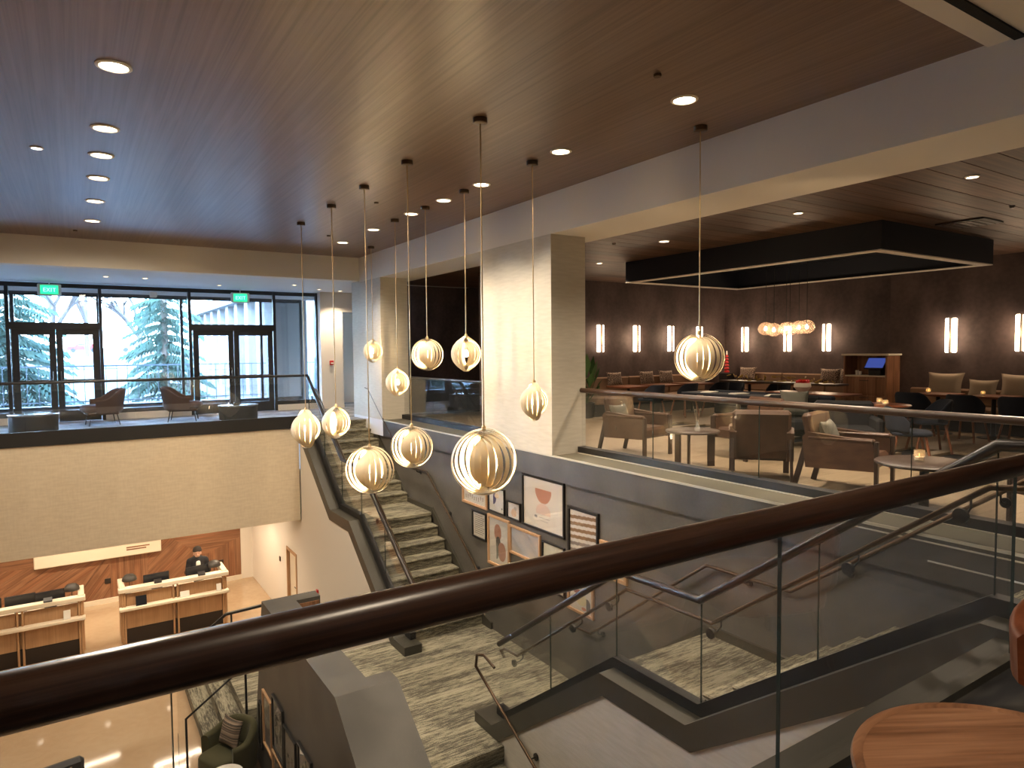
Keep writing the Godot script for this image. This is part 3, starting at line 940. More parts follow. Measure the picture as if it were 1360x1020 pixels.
	for x in [2.5, 3.4]:
		obj("post", tb([v3(x, -4.4, -14.4), v3(x, -3.68, -14.4)], 0.02, 8), M.black, c)

# ---------------------------------------------------------------- rails of the balconies
func build_near_side() -> void:
	grain = Vector3(1, 0, 0)
	# near guard
	var g := thing("glass_guard", "glass guard with thick dark wood handrail at the edge of the near balcony", "railing")
	var s := st0()
	tube(s, [v3(-9.9, 1.0, -1.43), v3(4.42, 1.0, -1.43)], 0.046, 24, 0.054)
	obj("handrail", s, M.rail_wood, g)
	var xs := [-9.9, -7.5, -5.6, -3.7, -1.76, 0.14, 2.04, 3.94]
	for k in xs.size() - 1:
		obj("glass_panel", bx(v3(xs[k] + 0.005, 0.03, -1.437), v3(xs[k + 1] - 0.005, 0.97, -1.423)), M.glass, g)
		obj("glass_edge", bx(v3(xs[k + 1] - 0.006, 0.03, -1.4375), v3(xs[k + 1] - 0.004, 0.97, -1.4225)), M.glass_edge, g)
	obj("base_shoe", bx(v3(-9.9, 0.0, -1.46), v3(4.3, 0.04, -1.4)), M.stringer, g)
	# bar guard
	grain = Vector3(0, 0, 1)
	var b := thing("glass_guard", "long glass guard with brown wood handrail in front of the bar", "railing")
	var s2 := st0()
	tube(s2, [v3(6.33, 1.0, -7.84), v3(6.33, 1.0, -1.7)], 0.032, 16, 0.036)
	obj("handrail", s2, M.bar_rail, b)
	var zs := [-7.83, -6.35, -4.72, -3.1, -1.7]
	for k in zs.size() - 1:
		obj("glass_panel", bx(v3(6.324, 0.14, zs[k] + 0.005), v3(6.338, 0.98, zs[k + 1] - 0.005)), M.glass, b)
		obj("glass_edge", bx(v3(6.3235, 0.14, zs[k + 1] - 0.007), v3(6.3385, 0.98, zs[k + 1] - 0.003)), M.glass_edge, b)
	obj("base_shoe", bx(v3(6.26, 0.065, -7.84), v3(6.4, 0.16, -1.7)), M.shoe, b)
	obj("shoe_trim", bx(v3(6.235, 0.065, -7.84), v3(6.26, 0.075, -1.7)), M.trim_light, b)
	# guard between the columns
	var m := thing("glass_guard", "glass guard between the pale column and the far pier with blue reflections", "railing")
	obj("handrail", tb([v3(6.33, 1.02, -14.27), v3(6.33, 1.02, -9.86)], 0.025, 10), M.steel, m)
	for q in [[-14.27, -12.8], [-12.8, -11.33], [-11.33, -9.86]]:
		obj("glass_panel", bx(v3(6.324, 0.14, q[0] + 0.005), v3(6.338, 1.0, q[1] - 0.005)), M.glass, m)
	obj("base_shoe", bx(v3(6.26, 0.065, -14.27), v3(6.4, 0.16, -9.86)), M.shoe, m)
	# far balcony guard
	grain = Vector3(1, 0, 0)
	var f := thing("glass_guard", "glass guard with thin black rail along the far balcony", "railing")
	obj("handrail", tb([v3(-9.9, 1.08, FZ - 0.02), v3(4.45, 1.08, FZ - 0.02)], 0.028, 10), M.black, f)
	var fx := [-9.9, -8.0, -6.2, -4.4, -2.6, -0.8, 1.0, 2.7, 4.42]
	for k in fx.size() - 1:
		obj("glass_panel", bx(v3(fx[k] + 0.005, 0.15, FZ - 0.027), v3(fx[k + 1] - 0.005, 1.06, FZ - 0.013)), M.glass, f)
	# round wooden table and the leather chair beside it
	var t := thing("round_table", "round walnut table with a raised rim beside the near glass guard", "table", v3(1.86, 0, -0.6))
	grain = Vector3(0.85, 0, 0.5).normalized()
	var s3 := st0()
	lathe(s3, [Vector2(0.0, 0.52), Vector2(0.37, 0.52), Vector2(0.4, 0.535), Vector2(0.405, 0.55), Vector2(0.4, 0.562), Vector2(0.385, 0.564), Vector2(0.376, 0.559)], 64)
	obj("rim", s3, M.table_wood, t)
	var s4 := st0()
	for k in 64:
		var a0 := TAU * k / 64
		var a1 := TAU * (k + 1) / 64
		tri(s4, v3(0, 0.559, 0), v3(cos(a0) * 0.376, 0.559, sin(a0) * 0.376), v3(cos(a1) * 0.376, 0.559, sin(a1) * 0.376), Vector3.UP)
	obj("table_top", s4, M.table_wood, t)
	obj("pedestal", lt([Vector2(0.25, 0.0), Vector2(0.25, 0.015), Vector2(0.05, 0.03), Vector2(0.035, 0.06), Vector2(0.035, 0.5), Vector2(0.12, 0.52)], 24), M.black, t)
	var ch := thing("leather_chair", "rust red leather tub chair at the near glass guard", "chair", v3(2.92, 0, -0.66), -1.2)
	var sh := st0()
	shell(sh, 0.33, 0.33, 0.09, 0.42, 0.62, 0.7, 1.9, 24, 0.05)
	obj("shell_back", sh, M.leather_red, ch)
	var cu := st0()
	pillow(cu, v3(0.58, 0.16, 0.58), Transform3D(Basis.IDENTITY, v3(0, 0.38, 0.03)))
	obj("seat", cu, M.leather_red, ch)
	for q in [[-1, -1], [1, -1], [-1, 1], [1, 1]]:
		obj("leg", tb([v3(0.2 * q[0], 0.32, 0.2 * q[1]), v3(0.26 * q[0], 0, 0.26 * q[1])], 0.016, 8), M.leg_wood, ch)

# ---------------------------------------------------------------- lamps in the ceilings
func downlight(at: Vector3, r: float, label: String, group: String, energy: float, lens: Material, c: Color, angle := 60.0) -> void:
	var t := thing("downlight", label, "downlight", at, 0.0, group)
	obj("trim_ring", lt([Vector2(r * 1.3, 0.0), Vector2(r * 1.3, -0.008), Vector2(r * 1.05, -0.014), Vector2(r, -0.006), Vector2(r, 0.0)], 28), M.cream, t)
	obj("light_lens", lt([Vector2(0.0, -0.008), Vector2(r * 0.7, -0.008), Vector2(r, -0.004)], 28), lens, t)
	if energy > 0.0:
		spot(at + v3(0, -0.03, 0), c, energy, angle, r)

func pendant(at: Vector3, r: float, turn: float, cord: Material, label: String) -> void:
	var t := thing("globe_pendant", label, "pendant lamp", at, 0.0, "globe pendants over the stairs")
	var up := 3.85 - at.y
	obj("canopy", lt([Vector2(0.0, up - 0.05), Vector2(0.065, up - 0.05), Vector2(0.07, up - 0.045), Vector2(0.07, up)], 24), M.bronze, t)
	obj("cord", tb([v3(0, r * 0.98, 0), v3(0, up - 0.04, 0)], 0.007, 6), cord, t)
	obj("top_cap", lt([Vector2(0.0, r * 0.93), Vector2(0.022, r * 0.93), Vector2(0.022, r + 0.02), Vector2(0.008, r + 0.035), Vector2(0.0, r + 0.035)], 16), cord, t)
	obj("light_bulb", lt([Vector2(0, -0.045), Vector2(0.02, -0.04), Vector2(0.032, -0.02), Vector2(0.034, 0.0), Vector2(0.026, 0.03), Vector2(0.014, 0.055), Vector2(0.0, 0.06)], 16), M.bulb, t)
	obj("lamp_holder", lt([Vector2(0.0, 0.055), Vector2(0.015, 0.055), Vector2(0.016, 0.12), Vector2(0.006, 0.125), Vector2(0.005, r * 0.94), Vector2(0.0, r * 0.94)], 12), M.cream, t)
	# rings that turn about the upright axis, each a little smaller than the last
	var view := atan2(at.z, at.x)
	for k in ring_meshes.size():
		var a := view + turn + k * deg_to_rad(17.5)
		var n := v3(cos(a), 0, sin(a))
		var b := Basis(n.cross(Vector3.UP), Vector3.UP, n)
		inst("ring", ring_meshes[k], M.ring, t, Transform3D(b.scaled(Vector3.ONE * r), Vector3.ZERO))
	omni(at, col(1.0, 0.7, 0.37), 0.55 * (r / 0.25), 0.03)

var ring_meshes: Array[Mesh] = []

func make_rings() -> void:
	for k in 9:
		var s := st0()
		var r := 1.0 - 0.047 * k
		var w := 0.102
		var th := 0.008
		for j in 56:
			var q := []
			for a in [TAU * j / 56, TAU * (j + 1) / 56]:
				q.append(v3(cos(a), sin(a), 0))
			for o in [[r, 1.0], [r - th, -1.0]]:
				var z := v3(0, 0, w)
				patch(s, [q[0] * o[0] - z, q[1] * o[0] - z, q[1] * o[0] + z, q[0] * o[0] + z], [q[0] * o[1], q[1] * o[1], q[1] * o[1], q[0] * o[1]], [Vector2.ZERO, Vector2.ZERO, Vector2.ZERO, Vector2.ZERO])
			for sg in [-1.0, 1.0]:
				var z := v3(0, 0, w * sg)
				quad(s, q[0] * r + z, q[1] * r + z, q[1] * (r - th) + z, q[0] * (r - th) + z, z)
		ring_meshes.append(s.commit())

func build_ceiling_things() -> void:
	var warm := col(1.0, 0.82, 0.6)
	var nth := ["first", "second", "third", "fourth", "fifth", "sixth", "seventh"]
	var di := 7
	for z in [-4.33, -6.17, -7.94, -9.05, -10.2, -11.85, -13.55]:
		di -= 1
		downlight(v3(4.7, 3.85, z), 0.095, nth[di] + " downlight from the far bulkhead in the row beside the white beam", "downlights along the beam", 3.6, M.lens, warm, 58.0)
	di = 6
	for z in [-6.19, -7.91, -8.99, -10.16, -11.7, -13.43]:
		di -= 1
		downlight(v3(0.34, 3.85, z), 0.1, nth[di] + " downlight from the far bulkhead in the ceiling row away from the beam", "downlights in the outer row", 5.4, M.lens, warm, 88.0)
	downlight(v3(-0.26, 3.85, -9.03), 0.05, "single small cool white downlight in the wood ceiling", "", 1.0, M.cool_lens, col(0.8, 0.9, 1.0))
	for p in [[0.55, 0], [1.3, 0], [3.0, 1], [4.6, 0], [5.5, 1]]:
		downlight(v3(p[0] + 0.1, 3.3, -17.2 - 0.9 * p[1]), 0.05, "small round downlight in the white lounge ceiling", "downlights of the window lounge", 0.8, M.lens, warm)
	downlight(v3(6.25, 3.3, -18.3), 0.05, "small downlight washing the cream wall beside the windows", "", 3.0, M.lens, warm)
	downlight(v3(1.6, 3.83, 0.2), 0.09, "added unseen downlight in the white ceiling above the near balcony", "added downlights above the near balcony", 3.8, M.lens, warm)  # this and the next: unseen lamps added to light the near table and rail
	downlight(v3(6.2, 3.27, 1.2), 0.09, "added unseen downlight in the white ceiling above the near balcony", "added downlights above the near balcony", 2.0, M.lens, warm)
	# sprinklers and detectors
	for q in [[4.09, 3.85, -4.06], [0.1, 3.85, -14.6], [4.2, 3.85, -12.9], [3.9, 3.85, -9.7]]:
		var t := thing("sprinkler_head", "tiny bronze sprinkler cap in the wood ceiling", "sprinkler", v3(q[0], q[1], q[2]), 0.0, "sprinklers in the wood ceiling")
		obj("plate", lt([Vector2(0.0, -0.02), Vector2(0.03, -0.02), Vector2(0.034, -0.015), Vector2(0.034, 0.0)], 16), M.bronze, t)
	make_rings()
	var d := PI / 180.0
	pendant(v3(3.38, 0.5, -5.72), 0.33, -16 * d, M.brass, "large ringed globe pendant hanging low in front of the framed pictures")
	pendant(v3(3.38, 0.45, -7.43), 0.25, -4 * d, M.brass, "round ringed globe pendant in front of the slate wall handrail")
	pendant(v3(3.38, -0.03, -8.83), 0.33, 12 * d, M.brass, "large ringed globe pendant hanging lowest in front of the far stairs")
	pendant(v3(3.38, 0.51, -10.22), 0.25, -62 * d, M.brass, "ringed globe pendant close to the top of the far stairs")
	pendant(v3(3.38, 0.26, -11.86), 0.34, -112 * d, M.brass, "onion shaped ringed pendant in front of the tan balcony face")
	pendant(v3(4.66, 1.07, -10.78), 0.24, -72 * d, M.brass, "onion shaped ringed pendant in front of the far pier")
	pendant(v3(4.66, 1.55, -9.6), 0.25, -8 * d, M.brass, "round ringed globe pendant in front of the black void")
	pendant(v3(4.66, 1.56, -8.35), 0.25, -70 * d, M.brass, "onion shaped ringed pendant in front of the black void by the column")
	pendant(v3(4.66, 0.98, -6.68), 0.23, -110 * d, M.brass, "onion shaped ringed pendant in front of the pale column")
	pendant(v3(5.4, 1.51, -4.76), 0.25, 0.0, M.brass, "round ringed globe pendant hanging in front of the bar sconces")
	pendant(v3(5.4, 1.61, -13.78), 0.24, -65 * d, M.brass, "smallest looking ringed pendant by the blue lit pier face")

func pic_tex(kind: int) -> ImageTexture:
	var w := 96
	var im := Image.create(w, w, false, Image.FORMAT_RGB8)
	im.fill(Color(0.86, 0.83, 0.78))
	var r := RandomNumberGenerator.new()
	r.seed = 100 + kind
	var disc := func(cx: float, cy: float, rx: float, ry: float, c: Color, half: int) -> void:
		for y in w:
			for x in w:
				var dx := (x - cx) / rx
				var dy := (y - cy) / ry
				if dx * dx + dy * dy < 1.0 and (half == 0 or (half == 1 and dy > 0) or (half == 2 and dx > 0)):
					im.set_pixel(x, y, c)
	match kind:
		0:
			disc.call(48.0, 18.0, 20.0, 28.0, Color(0.76, 0.53, 0.42), 1)
			disc.call(48.0, 64.0, 18.0, 18.0, Color(0.86, 0.75, 0.68), 0)
			im.fill_rect(Rect2i(0, 68, 96, 28), Color(0.86, 0.83, 0.78))
			disc.call(30.0, 74.0, 4.0, 3.0, Color(0.5, 0.5, 0.5), 0)
			im.fill_rect(Rect2i(38, 74, 26, 1), Color(0.6, 0.58, 0.55))
			im.fill_rect(Rect2i(42, 80, 18, 1), Color(0.65, 0.63, 0.6))
		1:
			for k in 9:
				for x in w:
					var y0 := 4 + k * 10 + int((w - x) * 0.06)
					im.fill_rect(Rect2i(x, y0, 1, 5), Color(0.55, 0.42, 0.28) if k < 4 else Color(0.55, 0.5, 0.47))
		2:
			disc.call(46.0, 62.0, 22.0, 26.0, Color(0.86, 0.72, 0.58), 0)
			disc.call(58.0, 34.0, 12.0, 12.0, Color(0.72, 0.68, 0.6), 0)
		3:
			for k in 9:
				im.fill_rect(Rect2i(8 + k * 9, 55 + r.randi_range(-4, 8), 3, 20), Color(0.62, 0.55, 0.5))
		4:
			disc.call(24.0, 40.0, 20.0, 28.0, Color(0.3, 0.27, 0.42), 2)
			disc.call(80.0, 78.0, 4.0, 4.0, Color(0.35, 0.33, 0.35), 0)
			disc.call(48.0, 30.0, 14.0, 10.0, Color(0.88, 0.78, 0.62), 0)
		5:
			for k in 10:
				im.fill_rect(Rect2i(10, 10 + k * 8, 60 + r.randi_range(0, 16), 2), Color(0.45, 0.43, 0.42))
		6:
			disc.call(42.0, 28.0, 18.0, 18.0, Color(0.7, 0.5, 0.4), 0)
			disc.call(44.0, 50.0, 12.0, 14.0, Color(0.3, 0.27, 0.25), 0)
			disc.call(62.0, 66.0, 20.0, 20.0, Color(0.72, 0.54, 0.45), 0)
			disc.call(34.0, 68.0, 12.0, 18.0, Color(0.5, 0.5, 0.45), 2)
		7:
			for y in w:
				for x in w:
					var v := 0.5 + 0.5 * sin(x * 0.09 + 2.0 * sin(y * 0.05))
					im.set_pixel(x, y, Color(0.78, 0.74, 0.7).lerp(Color(0.7, 0.7, 0.72), v * 0.6))
		8:
			im.fill(Color(0.82, 0.8, 0.72))
			disc.call(70.0, 62.0, 6.0, 10.0, Color(0.75, 0.65, 0.55), 0)
		9:
			disc.call(34.0, 22.0, 26.0, 18.0, Color(0.55, 0.3, 0.24), 1)
			disc.call(48.0, 54.0, 24.0, 22.0, Color(0.88, 0.82, 0.66), 0)
			disc.call(70.0, 66.0, 18.0, 22.0, Color(0.3, 0.3, 0.3), 2)
			disc.call(60.0, 84.0, 10.0, 6.0, Color(0.8, 0.5, 0.4), 0)
		10:
			disc.call(48.0, 80.0, 44.0, 40.0, Color(0.78, 0.75, 0.7), 0)
			disc.call(30.0, 40.0, 14.0, 14.0, Color(0.88, 0.8, 0.68), 0)
		_:
			for k in 12:
				disc.call(r.randf_range(10, 86), r.randf_range(10, 86), r.randf_range(3, 14), r.randf_range(3, 14), Color(0.3, 0.3, 0.3).lerp(Color(0.75, 0.7, 0.62), r.randf()), 0)
	return ImageTexture.create_from_image(im)

# a framed picture on a wall x = const; face looks to -x
func picture(x: float, z0: float, z1: float, y0: float, y1: float, frame: Material, fw: float, kind: int, label: String, group: String) -> void:
	var t := thing("framed_picture", label, "picture", v3(x, y0, (z0 + z1) * 0.5), 0.0, group)
	var w := (z1 - z0) * 0.5
	var h := y1 - y0
	var s := st0()
	cbox(s, v3(-0.018, h - fw * 0.5, 0), v3(0.036, fw, w * 2), 0.004)
	cbox(s, v3(-0.018, fw * 0.5, 0), v3(0.036, fw, w * 2), 0.004)
	cbox(s, v3(-0.018, h * 0.5, -w + fw * 0.5), v3(0.036, h - fw * 2, fw), 0.004)
	cbox(s, v3(-0.018, h * 0.5, w - fw * 0.5), v3(0.036, h - fw * 2, fw), 0.004)
	obj("frame", s, frame, t)
	var mw := w - fw
	var p := st0()
	var a := [v3(-0.012, fw, -mw), v3(-0.012, fw, mw), v3(-0.012, h - fw, mw), v3(-0.012, h - fw, -mw)]
	var uv := [Vector2(0, 1), Vector2(1, 1), Vector2(1, 0), Vector2(0, 0)]
	patch(p, a, [Vector3.LEFT, Vector3.LEFT, Vector3.LEFT, Vector3.LEFT], uv)
	var m := mat(Color.WHITE, 0.6)
	m.albedo_texture = pic_tex(kind)
	obj("print", p, m, t)
	obj("backing", bx(v3(-0.01, 0.01, -w + 0.01), v3(0.0, h - 0.01, w - 0.01)), M.black_matte, t)
	obj("pane", bx(v3(-0.02, fw, -mw), v3(-0.018, h - fw, mw)), M.clear, t)

func build_art() -> void:
	var g := "pictures on the slate stair wall"
	var bk: Material = M.black
	var wd: Material = M.frame_wood
	picture(5.9, -8.77, -7.68, -1.15, -0.33, bk, 0.032, 0, "large black framed print of a terracotta half circle over a pale one", g)
	picture(5.9, -7.6, -6.92, -1.62, -0.62, bk, 0.045, 1, "tall black framed print of slanting brown and white stripes", g)
	picture(5.9, -9.23, -8.83, -1.14, -0.84, bk, 0.025, 2, "smallest black framed print with a pale round shape", g)
	picture(5.9, -10.74, -9.86, -1.15, -0.72, wd, 0.045, 3, "wide pale wood framed print with a row of short upright strokes", g)
	picture(5.9, -9.82, -9.3, -1.13, -0.7, bk, 0.02, 4, "black framed print with a dark violet half oval", g)
	picture(5.9, -10.39, -9.9, -1.71, -1.22, bk, 0.03, 5, "black framed page of short dark lines", g)
	picture(5.9, -9.85, -9.16, -2.05, -1.19, wd, 0.045, 6, "tall wood framed print of rust brown rounded shapes", g)
	picture(5.9, -9.15, -8.29, -1.7, -1.23, wd, 0.04, 7, "wide pale wood framed print of soft grey haze", g)
	picture(5.9, -8.24, -7.68, -2.02, -1.28, bk, 0.025, 8, "tall black framed nearly blank pale print", g)
	picture(5.9, -6.9, -6.36, -1.45, -0.96, wd, 0.05, 10, "wood framed pale print at the end of the picture wall", g)
	picture(5.9, -7.61, -7.03, -2.13, -1.66, wd, 0.04, 9, "low wood framed print of cream and charcoal shapes", g)
	var h := "pictures on the slate half wall"
	picture(2.28, -10.62, -10.09, -4.43, -3.57, wd, 0.035, 7, "wood framed print on the half wall, with empty soft grey field", h)
	picture(2.28, -10.0, -9.4, -4.18, -3.38, bk, 0.03, 11, "black framed print on the half wall between wood and black frames", h)
	picture(2.28, -9.36, -8.77, -4.35, -3.53, bk, 0.03, 12, "black framed speckled print in the middle of the half wall", h)
	picture(2.28, -8.65, -8.06, -4.35, -3.42, bk, 0.03, 13, "black framed print on the half wall nearest its sloping end", h)
	picture(2.28, -10.9, -10.7, -4.6, -3.87, bk, 0.02, 14, "narrow black framed print at the far end of the half wall", h)
	picture(2.28, -10.06, -9.5, -4.78, -4.24, wd, 0.035, 15, "low wood framed print on the half wall under the black frames", h)

# ---------------------------------------------------------------- bar
func sconce(at: Vector3, turn: float, label: String) -> void:
	# local +z points off the wall
	var t := thing("wall_sconce", label, "wall lamp", at, turn, "sconces in the bar")
	obj("backplate", cb(v3(0, 0, 0.015), v3(0.13, 0.6, 0.03), 0.006), M.bronze, t)
	obj("spine", cb(v3(0, 0, 0.08), v3(0.022, 0.7, 0.13), 0.004), M.bronze, t)
	for sg in [-1.0, 1.0]:
		var s := st0()
		cbox(s, v3(0.058 * sg, 0, 0.075), v3(0.086, 0.68, 0.09), 0.02)
		obj("lamp_diffuser", s, M.sconce_glow, t)
	omni(t.transform * v3(0, 0.0, 0.2), col(1.0, 0.72, 0.46), 0.24, 0.12)

func armchair_leather() -> Node3D:
	# faces +z
	var t := thing("leather_armchair", "brown leather armchair behind the bar rail beside the pale column", "armchair", Vector3.ZERO, 0.0, "leather armchairs behind the bar rail")
	var s := st0()
	cbox(s, v3(0, 0.36, 0.03), v3(0.56, 0.16, 0.62), 0.035)
	obj("seat", s, M.leather, t)
	var b := st0()
	cbox(b, Vector3.ZERO, v3(0.66, 0.62, 0.11), 0.035, Transform3D(Basis(Vector3.RIGHT, -0.2), v3(0, 0.56, -0.32)))
	obj("backrest", b, M.leather, t)
	for sg in [-1.0, 1.0]:
		var a := st0()
		prism(a, [Vector2(-0.36, 0.26), Vector2(-0.4, 0.6), Vector2(-0.34, 0.66), Vector2(0.32, 0.6), Vector2(0.34, 0.56), Vector2(0.34, 0.28)], v3(0.28 if sg > 0 else -0.36, 0, 0), Vector3.BACK, Vector3.UP, v3(0.08, 0, 0))
		var am := obj("armrest", a, M.leather, t)
		var p := st0()
		cbox(p, v3(0.32 * sg, 0.6, 0.0), v3(0.1, 0.05, 0.68), 0.018)
		obj("arm_pad", p, M.leather, am)
		var l := st0()
		bar(l, v3(0.33 * sg, 0.0, 0.36), v3(0.33 * sg, 0.6, 0.36), 0.035, 0.07)
		obj("leg", l, M.leg_wood, t)
		var l2 := st0()
		bar(l2, v3(0.33 * sg, 0.0, -0.5), v3(0.33 * sg, 0.6, -0.34), 0.035, 0.06)
		obj("leg", l2, M.leg_wood, t)
	return t

func dining_chair() -> Node3D:
	var t := thing("dining_chair", "dark shell dining chair at the banquette table next to the serving cabinet", "chair", Vector3.ZERO, 0.0, "dining chairs at the banquette")
	var s := st0()
	shell(s, 0.27, 0.25, 0.035, 0.48, 0.6, 0.8, 1.45, 18, 0.12)
	obj("backrest", s, M.navy_fabric, t)
	var c := st0()
	pillow(c, v3(0.5, 0.08, 0.48), Transform3D(Basis.IDENTITY, v3(0, 0.46, 0.02)), 0.5, 0.5)
	obj("seat", c, M.navy_fabric, t)
	for q in [[-1, -1], [1, -1], [-1, 1], [1, 1]]:
		obj("leg", tb([v3(0.17 * q[0], 0.45, 0.16 * q[1]), v3(0.24 * q[0], 0, 0.24 * q[1])], 0.018, 8), M.leg_orange, t)
	return t

func cushion(at: Vector3, turn: float, size: Vector3, m: Material, lean: float, label: String, group: String) -> void:
	var s := st0()
	var xf := Transform3D(Basis(Vector3.UP, turn) * Basis(Vector3.RIGHT, lean), Vector3.ZERO)
	for sg in [-1.0, 1.0]:
		var p := []
		for b in 13:
			var row := []
			for a in 13:
				var u := a / 6.0 - 1.0
				var v := b / 6.0 - 1.0
				var puff := pow(maxf(0.0, (1.0 - pow(u, 4)) * (1.0 - pow(v, 4))), 0.6)
				row.append(xf * v3(size.x * 0.5 * u * (1.0 - 0.12 * (1.0 - v * v)), size.y * 0.5 * v * (1.0 - 0.12 * (1.0 - u * u)), sg * size.z * 0.5 * puff))
			p.append(row)
		skin(s, p, xf * v3(0, 0, -sg * 2.0))
	var o := one("cushion", s, m, label, "cushion", group)
	o.position = at

func round_table(at: Vector3, r: float, h: float, m: Material, label: String, group := "", pedestal := true) -> void:
	var t := thing("round_table", label, "table", at, 0.0, group)
	obj("table_top", lt([Vector2(0.0, h - 0.03), Vector2(r - 0.015, h - 0.03), Vector2(r, h - 0.018), Vector2(r, h - 0.008), Vector2(r - 0.008, h), Vector2(0.0, h)], 40), m, t)
	if pedestal:
		obj("pedestal", lt([Vector2(0.0, 0.0), Vector2(r * 0.55, 0.0), Vector2(r * 0.55, 0.015), Vector2(0.045, 0.03), Vector2(0.04, h - 0.05), Vector2(0.1, h - 0.03), Vector2(0, h - 0.03)], 24), M.black, t)
	else:
		for k in 3:
			var a := TAU * k / 3 + 0.5
			var s := st0()
			bar(s, v3(cos(a) * r * 0.72, 0, sin(a) * r * 0.72), v3(cos(a) * r * 0.72, h - 0.03, sin(a) * r * 0.72), 0.025, 0.1, v3(cos(a), 0, sin(a)))
			obj("leg", s, M.leg_wood, t)

func candle(at: Vector3, r: float, h: float, label: String) -> void:
	var t := thing("candle_glass", label, "candle", at, 0.0, "candle glasses in the bar")
	obj("glass_cup", lt([Vector2(0.0, 0.0), Vector2(r * 0.9, 0.0), Vector2(r, 0.01), Vector2(r, h), Vector2(r - 0.006, h), Vector2(r - 0.008, 0.015), Vector2(0, 0.015)], 20), pane(col(0.9, 0.8, 0.6), 0.25), t)
	obj("wax", lt([Vector2(0.0, 0.016), Vector2(r * 0.75, 0.016), Vector2(r * 0.75, h * 0.4), Vector2(0, h * 0.42)], 16), M.cream, t)
	obj("flame", lt([Vector2(0.0, h * 0.42), Vector2(0.006, h * 0.5), Vector2(0.004, h * 0.62), Vector2(0, h * 0.72)], 8), M.flame, t)
	omni(at + v3(0, h * 0.55, 0), col(1.0, 0.55, 0.2), 0.002, 0.01)

func box_table(at: Vector3, turn: float, size: Vector3, m: Material, label: String, group: String) -> void:
	var t := thing("dining_table", label, "table", at, turn, group)
	obj("table_top", cb(v3(0, size.y - 0.02, 0), v3(size.x, 0.04, size.z), 0.008), m, t)
	obj("pedestal", lt([Vector2(0.0, 0.0), Vector2(0.24, 0.0), Vector2(0.24, 0.015), Vector2(0.04, 0.03), Vector2(0.035, size.y - 0.04), Vector2(0.0, size.y - 0.04)], 20), M.black, t)

func banquette(at: Vector3, turn: float, length: float, m: Material, label: String, back_h: float) -> void:
	# along local x, faces +z
	var t := thing("banquette", label, "bench", at, turn)
	obj("plinth", bx(v3(-length / 2, 0, 0.02), v3(length / 2, 0.28, 0.52)), M.black, t)
	var n := maxi(1, int(length / 1.1))
	for k in n:
		var x := -length / 2 + length * (k + 0.5) / n
		obj("seat_cushion", cb(v3(x, 0.37, 0.3), v3(length / n - 0.012, 0.18, 0.56), 0.03), m, t)
		obj("back_cushion", cb(v3(x, 0.46 + (back_h - 0.46) / 2, 0.07), v3(length / n - 0.012, back_h - 0.46, 0.13), 0.03), m, t)

